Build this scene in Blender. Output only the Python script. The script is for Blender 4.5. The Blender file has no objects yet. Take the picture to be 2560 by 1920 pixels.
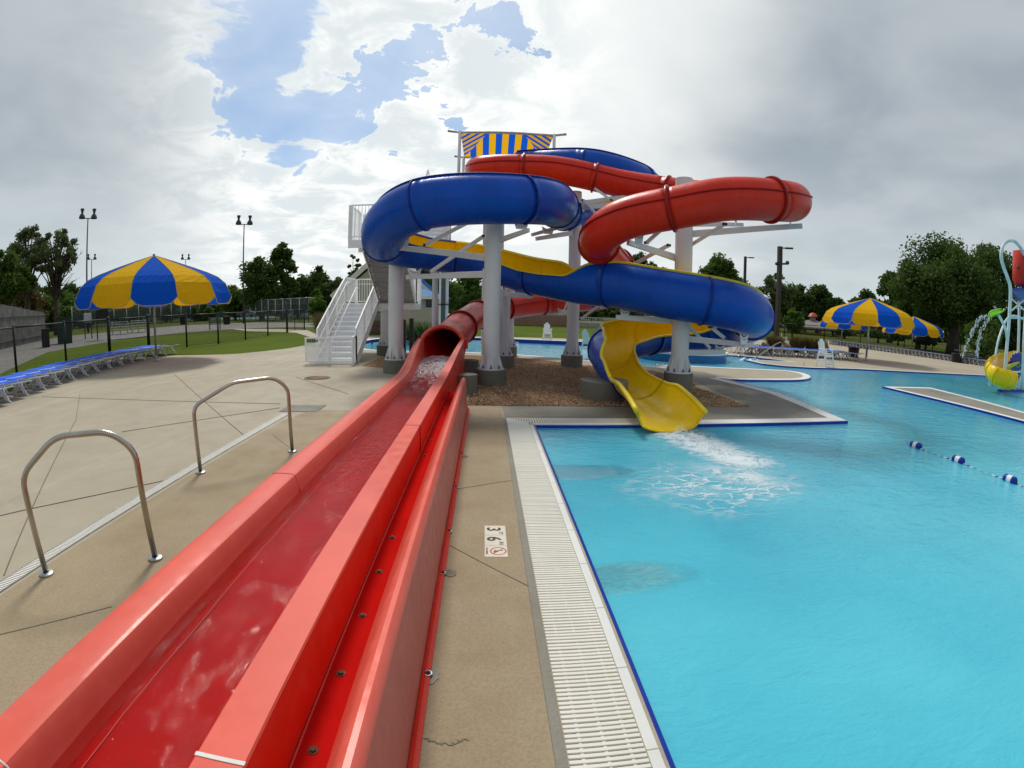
import bpy, bmesh, math, random
from mathutils import Vector, Matrix, noise
random.seed(7)
SC = bpy.context.scene
COL = SC.collection
R = math.radians
# ------------------------------------------------------------------ camera
# wide action-camera lens: image radius r = F*(a + C3*a^3) pixels of the 2560 px wide photograph
F, C3, EYE = 1230.3, .049, 1.9
PITCH, ROLL, YAW = R(-8.92), R(1.19), R(3.1)
def _basis():
    fwd = Vector((0, math.cos(PITCH), math.sin(PITCH))); up0 = Vector((0, -math.sin(PITCH), math.cos(PITCH))); rt0 = Vector((1, 0, 0))
    rt = rt0*math.cos(ROLL) + up0*math.sin(ROLL); up = up0*math.cos(ROLL) - rt0*math.sin(ROLL)
    m = Matrix((rt, up, -fwd)).transposed()
    return Matrix.Rotation(-YAW, 3, 'Z') @ m
CB = _basis()
cam = bpy.data.cameras.new('camera'); camo = bpy.data.objects.new('camera', cam); COL.objects.link(camo); SC.camera = camo
M4 = CB.to_4x4(); M4.translation = (0, 0, EYE); camo.matrix_world = M4
cam.sensor_width = 36; cam.lens = 17; cam.clip_start = .05; cam.clip_end = 2000
cam.type = 'PANO'; cam.panorama_type = 'FISHEYE_LENS_POLYNOMIAL'; cam.fisheye_fov = R(175)
cam.fisheye_polynomial_k0 = 0
cam.fisheye_polynomial_k1 = -5.77868923e-02; cam.fisheye_polynomial_k2 = -7.89353738e-06
cam.fisheye_polynomial_k3 = 1.10398766e-05; cam.fisheye_polynomial_k4 = -1.34905552e-07
EYEV = Vector((0, 0, EYE))
def ray(x, y):
    px, py = x-1280, y-960; r = math.hypot(px, py); a = r/F
    for _ in range(25): a -= (F*a + C3*F*a**3 - r)/(F + 3*C3*F*a*a)
    s = math.sin(a)/max(r, 1e-9)
    return CB @ Vector((px*s, -py*s, -math.cos(a)))
def G(x, y, z=0.):
    d = ray(x, y); return EYEV + d*((z-EYE)/d.z)
def AY(x, y, Y): d = ray(x, y); return EYEV + d*(Y/d.y)
def AR(x, y, rr): return EYEV + ray(x, y)*rr
def AH(x, y, rh): d = ray(x, y); return EYEV + d*(rh/math.hypot(d.x, d.y))
def ZAT(x, y, p): return AH(x, y, math.hypot(p[0], p[1])).z    # height of pixel row y above ground point p
# ------------------------------------------------------------------ light
SUN_EL, SUN_AZ = R(52), R(-14)       # azimuth from +Y towards +X
w = bpy.data.worlds.new('World'); SC.world = w; w.use_nodes = True
def world():
    nt = w.node_tree; N = nt.nodes; L = nt.links; N.clear()
    def n(t, **k):
        q = N.new(t)
        for a, b in k.items(): setattr(q, a, b)
        return q
    out = n('ShaderNodeOutputWorld'); bg = n('ShaderNodeBackground'); L.new(bg.outputs[0], out.inputs[0])
    tc = n('ShaderNodeTexCoord'); D = tc.outputs['Generated']
    def math_(op, a, b=None, c=None, clamp=False):
        q = n('ShaderNodeMath', operation=op, use_clamp=clamp)
        for i, v in enumerate((a, b, c)):
            if v is None: continue
            if isinstance(v, (int, float)): q.inputs[i].default_value = v
            else: L.new(v, q.inputs[i])
        return q.outputs[0]
    def dot(v):
        q = n('ShaderNodeVectorMath', operation='DOT_PRODUCT'); L.new(D, q.inputs[0]); q.inputs[1].default_value = v; return q.outputs['Value']
    def mr(v, a, b, c=0., d=1., interp='SMOOTHSTEP'):
        q = n('ShaderNodeMapRange', interpolation_type=interp); L.new(v, q.inputs[0])
        for i, t in zip((1, 2, 3, 4), (a, b, c, d)): q.inputs[i].default_value = t
        return q.outputs[0]
    def mix(f, a, b, typ='MIX'):
        q = n('ShaderNodeMix', data_type='RGBA', blend_type=typ)
        if isinstance(f, (int, float)): q.inputs[0].default_value = f
        else: L.new(f, q.inputs[0])
        for i, v in ((6, a), (7, b)):
            if isinstance(v, tuple): q.inputs[i].default_value = v
            else: L.new(v, q.inputs[i])
        return q.outputs[2]
    def noise_(vec, s, det, rough=.55, dist=0.):
        q = n('ShaderNodeTexNoise'); q.inputs['Scale'].default_value = s; q.inputs['Detail'].default_value = det
        q.inputs['Roughness'].default_value = rough; q.inputs['Distortion'].default_value = dist
        L.new(vec, q.inputs['Vector']); return q.outputs[0]
    sky = n('ShaderNodeTexSky', sky_type='NISHITA'); sky.sun_disc = False; sky.sun_elevation = SUN_EL; sky.sun_rotation = SUN_AZ
    skc = mix(1., sky.outputs[0], (.052, .068, .080, 1), 'MULTIPLY')
    # flat cloud deck seen in perspective
    sep = n('ShaderNodeSeparateXYZ'); L.new(D, sep.inputs[0])
    zz = math_('ADD', math_('ABSOLUTE', sep.outputs[2]), .22)
    cx = math_('DIVIDE', sep.outputs[0], zz); cy = math_('DIVIDE', sep.outputs[1], zz)
    cmb = n('ShaderNodeCombineXYZ'); L.new(cx, cmb.inputs[0]); L.new(cy, cmb.inputs[1]); P = cmb.outputs[0]
    big = noise_(P, 1.1, 5, .5, .4); fine = noise_(P, 4.2, 10, .62, .5); soft = noise_(P, 2.3, 4, .5, .3)
    warp = math_('ADD', math_('MULTIPLY', math_('SUBTRACT', fine, .5), .05), math_('MULTIPLY', math_('SUBTRACT', soft, .5), .05))
    holes = None
    for px, py, inner, outer in HOLES:
        c = ray(px, py)
        h = mr(math_('ADD', dot(tuple(c)), warp), math.cos(R(outer*1.12)), math.cos(R(inner*.6)))
        holes = h if holes is None else math_('MAXIMUM', holes, h)
    # brightness of the cloud deck: bright towards the hidden sun, slate grey to both sides
    bdir = ray(1000, 150); g = math_('ADD', dot(tuple(bdir)), math_('MULTIPLY', math_('SUBTRACT', big, .5), .34))
    bright = mr(g, .66, .97)
    low = mr(sep.outputs[2], .0, .34, 1., 0.)
    grey = mix(mr(soft, .3, .7), (.28, .325, .37, 1), (.38, .42, .45, 1))
    grey = mix(math_('MULTIPLY', low, .62), grey, (.56, .63, .64, 1))
    puff = mix(mr(fine, .38, .62), (.60, .65, .67, 1), (.84, .85, .83, 1))
    puff = mix(mr(dot(tuple(ray(850, 210))), math.cos(R(34)), math.cos(R(12))), (.77, .79, .78, 1), puff)
    lft = mr(math_('ADD', dot(tuple(ray(-250, 420))), math_('MULTIPLY', math_('SUBTRACT', big, .5), .16)), .80, .99)
    bright = math_('MULTIPLY', bright, math_('SUBTRACT', 1., math_('MULTIPLY', lft, .92)))
    cl = mix(bright, grey, puff)
    veil = mr(soft, .25, .75, .62, .16)
    skyc = mix(veil, skc, (.66, .72, .78, 1))
    colr = mix(holes, cl, skyc)
    colr = mix(mr(sep.outputs[2], -.02, .0), (.16, .17, .15, 1), colr)
    L.new(colr, bg.inputs[0]); bg.inputs[1].default_value = .96
HOLES = [(615, 60, .6, 5.6), (640, 150, .4, 4.6), (600, 215, .2, 3.4), (760, 300, 1.2, 4.6), (860, 318, .2, 3.4), (1225, 100, .1, 2.3), (1075, 150, .1, 2.0), (680, 270, .6, 3.2), (925, 215, .1, 2.0), (1120, 60, .1, 1.6), (790, 345, .2, 2.6)]
world()
sun = bpy.data.lights.new('sun', 'SUN'); sun.energy = 1.75; sun.angle = R(11); sun.color = (1, .95, .87)
so = bpy.data.objects.new('sun', sun); COL.objects.link(so)
sd = Vector((math.sin(SUN_AZ)*math.cos(SUN_EL), math.cos(SUN_AZ)*math.cos(SUN_EL), math.sin(SUN_EL)))
so.rotation_euler = sd.to_track_quat('Z', 'Y').to_euler(); so.location = (0, 0, 30)
SC.view_settings.view_transform = 'Standard'; SC.view_settings.look = 'None'; SC.view_settings.gamma = 1
SC.view_settings.exposure = 0.40
SC.render.engine = 'CYCLES'
SC.cycles.max_bounces = 8; SC.cycles.transparent_max_bounces = 24
try: SC.cycles.use_denoising = True
except Exception: pass
# ------------------------------------------------------------------ materials
MATS = {}
class NT:
    def __init__(s, name):
        m = bpy.data.materials.new(name); m.use_nodes = True; s.m = m; s.t = m.node_tree; s.N = s.t.nodes; s.L = s.t.links
        s.N.clear(); s.out = s.N.new('ShaderNodeOutputMaterial'); MATS[name] = m
        s.tc = s.N.new('ShaderNodeTexCoord'); s.geo = s.N.new('ShaderNodeNewGeometry')
        s.P = s.geo.outputs['Position']; s.O = s.tc.outputs['Object']
    def put(s, sock, v):
        if hasattr(v, 'is_output'): s.L.new(v, sock)
        elif isinstance(v, tuple) and len(v) == 3 and sock.type == 'RGBA': sock.default_value = (*v, 1)
        else: sock.default_value = v
    def node(s, t, ins=None, out=0, **k):
        q = s.N.new(t)
        for a, b in k.items(): setattr(q, a, b)
        for a, b in (ins or {}).items(): s.put(q.inputs[a], b)
        return q.outputs[out]
    def noise(s, scale, det=4, rough=.55, vec=None, dist=0., out=0):
        return s.node('ShaderNodeTexNoise', {'Vector': vec if vec is not None else s.P, 'Scale': scale, 'Detail': det, 'Roughness': rough, 'Distortion': dist}, out)
    def vor(s, scale, vec=None, feature='F1', out=0, rnd=1.):
        return s.node('ShaderNodeTexVoronoi', {'Vector': vec if vec is not None else s.P, 'Scale': scale, 'Randomness': rnd}, out, feature=feature)
    def mix(s, f, a, b, typ='MIX'): return s.node('ShaderNodeMix', {0: f, 6: a, 7: b}, 2, data_type='RGBA', blend_type=typ)
    def mr(s, v, a, b, c=0., d=1., it='SMOOTHSTEP'): return s.node('ShaderNodeMapRange', {0: v, 1: a, 2: b, 3: c, 4: d}, 0, interpolation_type=it)
    def math(s, op, a, b=0., c=0.): return s.node('ShaderNodeMath', {0: a, 1: b, 2: c}, 0, operation=op)
    def map(s, vec, scale=(1, 1, 1), rot=(0, 0, 0), loc=(0, 0, 0)):
        return s.node('ShaderNodeMapping', {'Vector': vec, 'Scale': scale, 'Rotation': rot, 'Location': loc})
    def bump(s, h, strength=.3, dist=.02, normal=None):
        d = {'Height': h, 'Strength': strength, 'Distance': dist}
        if normal is not None: d['Normal'] = normal
        return s.node('ShaderNodeBump', d)
    def bsdf(s, col, rough=.5, normal=None, **k):
        q = s.N.new('ShaderNodeBsdfPrincipled'); s.put(q.inputs['Base Color'], col); s.put(q.inputs['Roughness'], rough)
        q.inputs['Specular IOR Level'].default_value = .28
        if normal is not None: s.L.new(normal, q.inputs['Normal'])
        for a, b in k.items(): s.put(q.inputs[a.replace('_', ' ')], b)
        return q.outputs[0]
    def done(s, sh): s.L.new(sh, s.out.inputs[0]); return s.m
def fiberglass(name, col, rough=.30, var=.12, coat=.0, chalk=.0):
    t = NT(name); n1 = t.noise(1.3, 4); n2 = t.noise(9, 5)
    dark = tuple(c*(1-var) for c in col)
    c = t.mix(t.mr(n1, .35, .65), dark, col)
    st = t.noise(2.2, 5, .65, t.map(t.P, (1.6, 1.6, .22))); c = t.mix(t.mr(st, .50, .74, 0, .22), c, tuple(x*.62 for x in col)); c = t.mix(t.mr(t.noise(3.1, 5, .7, t.map(t.P, (1, 1, .5), (0, 0, 0), (7, 3, 1))), .56, .80, 0, .10), c, tuple(min(1, x*.75+.18) for x in col))
    if chalk: c = t.mix(t.mr(n2, .45, .75, 0, chalk), c, tuple(min(1, x*.6+.4) for x in col))
    b = t.bump(t.noise(1.2, 2), .10, .04)
    return t.done(t.bsdf(c, t.mr(n2, .3, .7, rough*.8, rough*1.3), b, Coat_Weight=coat, Coat_Roughness=.12, Specular_IOR_Level=.22))
def plain(name, col, rough=.5, metal=0., var=.1, nscale=4., bumps=.05):
    t = NT(name); n1 = t.noise(nscale, 5)
    c = t.mix(t.mr(n1, .3, .7), tuple(x*(1-var) for x in col), tuple(min(1, x*(1+var)) for x in col))
    return t.done(t.bsdf(c, rough, t.bump(t.noise(nscale*12, 3), bumps, .005), Metallic=metal))
fiberglass('red_fiberglass', (.72, .030, .012), .34, chalk=.03); fiberglass('red_trough', (.56, .014, .010), .18)
fiberglass('red_rim', (.82, .13, .088), .42, .1, .1, chalk=.06)
fiberglass('red_seam', (.34, .010, .008)); fiberglass('red_side', (.54, .13, .10), .5, .14, .05, chalk=.06)
fiberglass('blue_fiberglass', (.002, .078, .48)); fiberglass('blue_seam', (.001, .032, .25))
fiberglass('yellow_fiberglass', (.93, .62, .006), .30); fiberglass('yellow_rim', (.90, .66, .03), .3)
plain('white_paint', (.70, .71, .725), .38, var=.05, nscale=1.5); plain('white_steel', (.91, .91, .91), .45, var=.04)
plain('white_plastic', (.80, .81, .82), .4, var=.04); plain('blue_plastic', (.02, .13, .74), .9)
plain('galvanized', (.42, .43, .44), .42, .85, .2, 9); plain('stainless', (.46, .43, .38), .26, 1., .12, 3, .02)
plain('black_paint', (.010, .011, .012), .4); plain('dark_steel', (.06, .062, .065), .45, .4)
plain('bronze_paint', (.035, .028, .022), .45); plain('bolt_steel', (.11, .06, .035), .7, 0., .4, 30)
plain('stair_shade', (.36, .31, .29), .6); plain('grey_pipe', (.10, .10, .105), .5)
plain('tan_siding', (.42, .38, .29), .7, var=.06); plain('cream_trim', (.70, .66, .55), .6); plain('blue_roof', (.05, .19, .44), .8)
plain('grey_roof', (.24, .22, .21), .8); plain('red_metal', (.52, .09, .05), .5); plain('brick_base', (.30, .17, .13), .85, var=.25, nscale=7)
plain('grey_wood', (.13, .125, .12), .85, var=.3, nscale=2); plain('brown_stone', (.20, .12, .07), .9, var=.5, nscale=3, bumps=.5)
plain('dark_green_paint', (.015, .035, .025), .5); plain('teal_court', (.16, .30, .29), .8); plain('windscreen', (.025, .06, .055), .8)
plain('rope_white', (.75, .78, .80), .7); plain('caulk', (.72, .70, .66), .6, var=.1); plain('caulk_red', (.66, .10, .08), .5)
plain('lime_plastic', (.16, .55, .02), .35); plain('bucket_red', (.55, .035, .02), .35); plain('pale_blue_steel', (.62, .74, .78), .35)
plain('float_blue', (.006, .03, .30), .3); plain('tile_cream', (.72, .66, .55), .35, var=.06); plain('tile_ink', (.015, .015, .018), .5)
plain('tile_red', (.50, .06, .06), .5); plain('window_dark', (.02, .025, .03), .15); plain('grout', (.35, .34, .31), .8)
plain('joint_dark', (.20, .175, .14), .9); plain('wet_stain', (.17, .14, .10), .35, var=.3); plain('silver_car', (.45, .47, .5), .3, .5); plain('white_car', (.72, .73, .74), .3)
def canvas(name, col, trans):
    t = NT(name); wv = t.node('ShaderNodeTexWave', {'Vector': t.map(t.P, (1, 1, 2.6)), 'Scale': 1.6, 'Distortion': 5., 'Detail': 3.}, 1)
    b = t.bump(wv, .35, .04); b = t.bump(t.noise(250, 2), .1, .002, b)
    d = t.bsdf(col, .8, b, Specular_IOR_Level=.06); tr = t.node('ShaderNodeBsdfTranslucent', {'Color': trans})
    return t.done(t.node('ShaderNodeMixShader', {0: .4, 1: d, 2: tr}))
canvas('canvas_blue', (.006, .11, .66), (.01, .12, .75)); canvas('canvas_yellow', (.93, .53, .012), (1., .52, .01)); canvas('canvas_trim', (.70, .55, .25), (.6, .5, .3))
def concrete(name, a, b, grain=.5):
    t = NT(name); n1 = t.noise(.35, 6, .6, dist=.6); n2 = t.noise(2.1, 6, .65); n3 = t.noise(60, 3, .6); n4 = t.noise(260, 2)
    c = t.mix(t.mr(n1, .32, .68), a, b); c = t.mix(t.mr(n2, .45, .75, 0, .18), c, tuple(x*.76 for x in a))
    c = t.mix(t.mr(n3, .35, .7, 0, .16*grain*2), c, tuple(x*.55 for x in a)); c = t.mix(t.mr(n4, .5, .75, 0, .25*grain*2), c, tuple(min(1, x*1.35) for x in b))
    br = t.noise(1.5, 5, .6, t.map(t.P, (1, .12, 1), (0, 0, .5)), 1.2); c = t.mix(t.mr(br, .50, .72, 0, .22), c, tuple(min(1, x*1.3) for x in b))
    wet = t.mr(t.noise(.42, 5, .6, t.map(t.P, (1, 1, 1), (0, 0, 0), (13.7, 4.2, 0))), .60, .70, 0, 1.); c = t.mix(t.math('MULTIPLY', wet, .26), c, tuple(x*.5 for x in a))
    bp = t.bump(n3, .25*grain, .004); bp = t.bump(n4, .3*grain, .002, bp)
    rg = t.math('SUBTRACT', t.mr(n2, .3, .7, .6, .85), t.math('MULTIPLY', wet, .28))
    return t.done(t.bsdf(c, rg, bp))
concrete('deck_concrete', (.375, .325, .235), (.44, .385, .285), .6); concrete('tan_concrete', (.31, .238, .145), (.38, .30, .19), 1.2)
concrete('grey_concrete', (.22, .205, .165), (.28, .26, .215), .7); concrete('pier_concrete', (.15, .145, .115), (.21, .20, .165), .8)
concrete('path_asphalt', (.15, .14, .125), (.20, .19, .17), .8); concrete('coping_white', (.68, .69, .66), (.78, .78, .75), .2)
concrete('grate_white', (.74, .715, .63), (.82, .79, .71), .12)
def grass(name, a, b, c_):
    t = NT(name); n1 = t.noise(.16, 5, .6); n2 = t.noise(3.5, 6, .7); n3 = t.noise(45, 3, .7, t.map(t.P, (1, .4, 1)))
    c = t.mix(t.mr(n1, .35, .65), a, b); c = t.mix(t.mr(n2, .45, .7, 0, .6), c, c_); c = t.mix(t.mr(n3, .35, .7, 0, .6), c, tuple(x*.45 for x in a))
    return t.done(t.bsdf(c, .95, t.bump(n3, .6, .03), Specular_IOR_Level=.04))
grass('grass_lawn', (.080, .125, .012), (.115, .165, .016), (.15, .155, .025)); grass('grass_field', (.075, .10, .018), (.11, .135, .022), (.17, .155, .05))
def gravel():
    t = NT('gravel_chips'); v = t.vor(24, t.map(t.P, (1, 1, 1)), out=1); vd = t.vor(24, feature='DISTANCE_TO_EDGE')
    v2 = t.vor(52, out=1); d2 = t.vor(52, feature='DISTANCE_TO_EDGE')
    hue = t.node('ShaderNodeSeparateColor', {0: v}); c = t.mix(hue, (.40, .185, .075), (.80, .47, .235)); g2 = t.node('ShaderNodeSeparateColor', {0: v2}, 1)
    c = t.mix(t.mr(g2, .55, .95, 0, .7), c, (.55, .40, .27)); c = t.mix(t.mr(g2, .25, .0, 0, .8), c, (.09, .05, .03))
    c = t.mix(t.mr(vd, 0, .06, .75, 0), c, (.05, .03, .018)); c = t.mix(t.mr(t.noise(1.2, 4), .4, .7, 0, .25), c, (.16, .09, .045))
    return t.done(t.bsdf(c, .85, t.bump(t.math('ADD', t.mr(vd, 0, .25), t.mr(d2, 0, .3, 0, .5)), .9, .03)))
gravel()
def leafmat(name, dark, light):
    t = NT(name); n1 = t.noise(.45, 3, .6); n2 = t.noise(3.2, 3, .7)
    oi = t.node('ShaderNodeObjectInfo', out=5)
    c = t.mix(t.mr(n1, .38, .62), dark, light); c = t.mix(t.mr(n2, .45, .75, 0, .5), c, tuple(x*1.5 for x in light))
    d = t.bsdf(c, .7, Specular_IOR_Level=.10); tr = t.node('ShaderNodeBsdfTranslucent', {'Color': tuple(x*1.4 for x in light)})
    return t.done(t.node('ShaderNodeMixShader', {0: .25, 1: d, 2: tr}))
leafmat('leaf_dark', (.038, .068, .016), (.080, .135, .028)); leafmat('leaf_mid', (.050, .090, .018), (.10, .165, .032)); leafmat('leaf_light', (.05, .10, .014), (.11, .19, .028))
leafmat('leaf_grey', (.07, .092, .04), (.13, .16, .065)); leafmat('leaf_brown', (.06, .042, .018), (.12, .095, .035)); leafmat('leaf_red', (.08, .02, .015), (.14, .04, .03))
plain('bark', (.07, .055, .042), .9, var=.3, nscale=3, bumps=.5)
def mesh_net(name, col, pitch, wire, rot=True):
    # woven wire: diagonal threads with open gaps between
    t = NT(name); uv = t.tc.outputs['UV']; s = t.node('ShaderNodeSeparateXYZ', {0: uv}); sy = t.node('ShaderNodeSeparateXYZ', {0: uv}, 1)
    if rot: a = t.math('ADD', s, sy); b = t.math('SUBTRACT', s, sy)
    else: a, b = s, sy
    def line(v):
        f = t.math('FRACT', t.math('DIVIDE', v, pitch)); return t.math('LESS_THAN', f, wire/pitch)
    k = t.math('MAXIMUM', line(a), line(b))
    return t.done(t.node('ShaderNodeMixShader', {0: k, 1: t.node('ShaderNodeBsdfTransparent'), 2: t.bsdf(col, .4)}))
mesh_net('chain_link', (.008, .009, .010), .062, .0085); mesh_net('chain_link_grey', (.22, .24, .23), .09, .014); mesh_net('white_mesh', (.7, .71, .72), .05, .010, False)
def water(name, deep, shallow, ripple=1., alpha=.22, extra=None, foam=None):
    t = NT(name); big = t.noise(.45, 3, .5); n1 = t.noise(2.4, 4, .6, t.map(t.P, (1, 1.7, 1), (0, 0, .35)), .8); n2 = t.noise(9, 4, .6, t.map(t.P, (1, 2.2, 1), (0, 0, .2)), .9); n3 = t.noise(30, 3, .6)
    h = t.math('ADD', n1, t.math('ADD', t.math('MULTIPLY', n2, .35), t.math('MULTIPLY', n3, .05)))
    c = t.mix(t.mr(big, .3, .7), deep, shallow)
    rip = t.noise(5.5, 5, .65, t.map(t.P, (1, 2.4, 1), (0, 0, .3)), 1.4); c = t.mix(t.mr(rip, .56, .74, 0, .20), c, tuple(x*.62 for x in deep))
    c = t.mix(t.mr(rip, .42, .26, 0, .22), c, tuple(min(1, x*1.25) for x in shallow))  # pale glints and dark sides of the ripples are put into the colour
    st = .35*ripple
    if extra:                       # darker teal patches with stronger ripples
        m = None
        for (x, y, rx, ry) in extra:
            v = t.node('ShaderNodeVectorMath', {0: t.P, 1: (x, y, 0)}, operation='SUBTRACT'); v = t.node('ShaderNodeVectorMath', {0: v, 1: (1/rx, 1/ry, 0)}, operation='MULTIPLY')
            ln = t.node('ShaderNodeVectorMath', {0: v}, 1, operation='LENGTH'); ln = t.math('ADD', ln, t.math('MULTIPLY', t.math('SUBTRACT', t.noise(3, 3), .5), .7))
            k = t.mr(ln, 1.15, .55); m = k if m is None else t.math('MAXIMUM', m, k)
        wv = t.noise(8, 5, .7, t.map(t.P, (.8, 2.2, 1)), 2.2)
        c = t.mix(t.math('MULTIPLY', m, t.mr(wv, .38, .56, .10, .62)), c, (.03, .30, .36)); h = t.math('ADD', h, t.math('MULTIPLY', t.math('MULTIPLY', wv, m), 1.2))
    nb = t.bump(h, st, .06)
    body = t.bsdf(c, .5, nb, Specular_IOR_Level=0.); tr = t.node('ShaderNodeBsdfTransparent', {'Color': (.35, .88, .96, 1)})
    inner = t.node('ShaderNodeMixShader', {0: 1-alpha, 1: tr, 2: body})
    gl = t.node('ShaderNodeBsdfGlossy', {'Color': (1, 1, 1, 1), 'Roughness': .06, 'Normal': nb}); fr = t.node('ShaderNodeFresnel', {'IOR': 1.33, 'Normal': nb})
    sh = t.node('ShaderNodeMixShader', {0: fr, 1: inner, 2: gl})
    return t.done(sh)
# ------------------------------------------------------------------ builders
class MB:
    def __init__(s): s.v = []; s.f = []; s.m = []; s.uv = {}
    def add(s, vs, fs, m=0):
        o = len(s.v); s.v += [tuple(v) for v in vs]; s.f += [tuple(i+o for i in f) for f in fs]; s.m += [m]*len(fs); return o
    def box(s, a, b, m=0):
        x0, y0, z0 = a; x1, y1, z1 = b
        s.add([(x0,y0,z0),(x1,y0,z0),(x1,y1,z0),(x0,y1,z0),(x0,y0,z1),(x1,y0,z1),(x1,y1,z1),(x0,y1,z1)],
              [(0,3,2,1),(4,5,6,7),(0,1,5,4),(1,2,6,5),(2,3,7,6),(3,0,4,7)], m)
    def bar(s, p, q, w, h, m=0, up=(0, 0, 1), taper=1.):
        p = Vector(p); q = Vector(q); d = (q-p).normalized(); u = Vector(up)
        if abs(d.dot(u)) > .98: u = Vector((0, 1, 0))
        sd = d.cross(u).normalized(); u = sd.cross(d)
        vs = []
        for c, k in ((p, 1.), (q, taper)):
            for a, b in ((-1,-1),(1,-1),(1,1),(-1,1)): vs.append(c + sd*(a*w/2*k) + u*(b*h/2*k))
        s.add(vs, [(3,2,1,0),(4,5,6,7),(0,1,5,4),(1,2,6,5),(2,3,7,6),(3,0,4,7)], m)
    def tube(s, pts, r, n=8, m=0, caps=True, closed=False):
        pts = [Vector(p) for p in pts]; rs = r if isinstance(r, (list, tuple)) else [r]*len(pts)
        o = len(s.v); N = len(pts); prev = None
        for i, p in enumerate(pts):
            if closed: d = pts[(i+1) % N]-pts[i-1]
            else: d = pts[min(i+1, N-1)]-pts[max(i-1, 0)]
            if d.length < 1e-9: d = Vector((0, 0, 1))
            d.normalize()
            if prev is None: u = Vector((0,0,1)) if abs(d.z) < .9 else Vector((1,0,0))
            else: u = prev
            u = (u - d*u.dot(d)); u = u.normalized() if u.length > 1e-6 else d.orthogonal().normalized(); prev = u; w = d.cross(u)
            for k in range(n):
                a = 2*math.pi*k/n; s.v.append(tuple(p + (u*math.cos(a)+w*math.sin(a))*rs[i]))
        for i in range(N if closed else N-1):
            for k in range(n):
                a = o+i*n+k; b = o+i*n+(k+1) % n; c = o+((i+1) % N)*n+(k+1) % n; e = o+((i+1) % N)*n+k
                s.f.append((a, b, c, e)); s.m.append(m)
        if caps and not closed:
            s.f.append(tuple(o+k for k in range(n))[::-1]); s.m.append(m); s.f.append(tuple(o+(N-1)*n+k for k in range(n))); s.m.append(m)
    def cyl(s, c, r, z0, z1, n=24, m=0, r2=None):
        s.tube([(c[0], c[1], z0), (c[0], c[1], z1)], [r, r2 if r2 is not None else r], n, m)
    def lathe(s, c, prof, n=24, m=0, a0=0.):
        o = len(s.v)
        for r, z in prof:
            for k in range(n): a = a0+2*math.pi*k/n; s.v.append((c[0]+r*math.cos(a), c[1]+r*math.sin(a), c[2]+z))
        for i in range(len(prof)-1):
            for k in range(n):
                s.f.append((o+i*n+k, o+i*n+(k+1) % n, o+(i+1)*n+(k+1) % n, o+(i+1)*n+k)); s.m.append(m)
    def prism(s, poly, z0, z1, m=0):       # polygon ccw in xy
        n = len(poly); o = s.add([(x, y, z0) for x, y in poly]+[(x, y, z1) for x, y in poly], [], m)
        s.f.append(tuple(o+i for i in range(n))[::-1]); s.m.append(m); s.f.append(tuple(o+n+i for i in range(n))); s.m.append(m)
        for i in range(n): s.f.append((o+i, o+(i+1) % n, o+n+(i+1) % n, o+n+i)); s.m.append(m)
    def slab(s, poly3, t, m=0):            # polygon of 3-D points thickened by vector t
        n = len(poly3); t = Vector(t); o = s.add([Vector(p) for p in poly3]+[Vector(p)+t for p in poly3], [], m)
        s.f.append(tuple(o+i for i in range(n))[::-1]); s.m.append(m); s.f.append(tuple(o+n+i for i in range(n))); s.m.append(m)
        for i in range(n): s.f.append((o+i, o+(i+1) % n, o+n+(i+1) % n, o+n+i)); s.m.append(m)
    def ball(s, c, r, n=12, m=0, sc=(1,1,1)):
        prof = [(math.sin(math.pi*i/(n//2)), -math.cos(math.pi*i/(n//2))) for i in range(n//2+1)]
        o = len(s.v)
        for a, z in prof:
            for k in range(n): t = 2*math.pi*k/n; s.v.append((c[0]+r*sc[0]*a*math.cos(t), c[1]+r*sc[1]*a*math.sin(t), c[2]+r*sc[2]*z))
        for i in range(n//2):
            for k in range(n): s.f.append((o+i*n+k, o+i*n+(k+1) % n, o+(i+1)*n+(k+1) % n, o+(i+1)*n+k)); s.m.append(m)
    def quad(s, a, b, c, d, m=0, uv=None):
        s.add([a, b, c, d], [(0, 1, 2, 3)], m)
        if uv: s.uv[len(s.f)-1] = uv
    def build(s, name, mats, parent=None, smooth=False, bevel=0., loc=None):
        me = bpy.data.meshes.new(name); me.from_pydata(s.v, [], s.f)
        if isinstance(mats, str): mats = [mats]
        for q in mats: me.materials.append(MATS[q])
        me.polygons.foreach_set('material_index', s.m)
        if smooth: me.polygons.foreach_set('use_smooth', [True]*len(s.f))
        if s.uv:
            ul = me.uv_layers.new(name='UVMap')
            for fi, uv in s.uv.items():
                p = me.polygons[fi]
                for k, li in enumerate(p.loop_indices): ul.data[li].uv = uv[k]
        me.update()
        o = bpy.data.objects.new(name, me); COL.objects.link(o)
        if smooth == 'auto':
            try: me.set_sharp_from_angle(angle=R(38))
            except Exception: pass
        if bevel:
            b = o.modifiers.new('bevel', 'BEVEL'); b.width = bevel; b.segments = 2; b.limit_method = 'ANGLE'; b.angle_limit = R(40)
            b.harden_normals = False
        if parent is not None:
            o.parent = parent
            o.matrix_parent_inverse = world_m(parent).inverted()
        return o
def world_m(o):
    m = Matrix.LocRotScale(o.location, o.rotation_euler, o.scale)
    if o.parent is not None: m = world_m(o.parent) @ o.matrix_parent_inverse @ m
    return m
def thing(name, label, cat, loc=(0, 0, 0), rz=0., group=None):
    o = bpy.data.objects.new(name, None); COL.objects.link(o); o.empty_display_size = .2
    o.location = tuple(loc); o.rotation_euler = (0, 0, rz); o['label'] = label; o['category'] = cat
    if group: o['group'] = group
    return o
def tag(o, label=None, cat=None, group=None, kind=None):
    if label: o['label'] = label
    if cat: o['category'] = cat
    if group: o['group'] = group
    if kind: o['kind'] = kind
    return o
def struct(o): o['kind'] = 'structure'; return o
KIDS = {}
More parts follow.
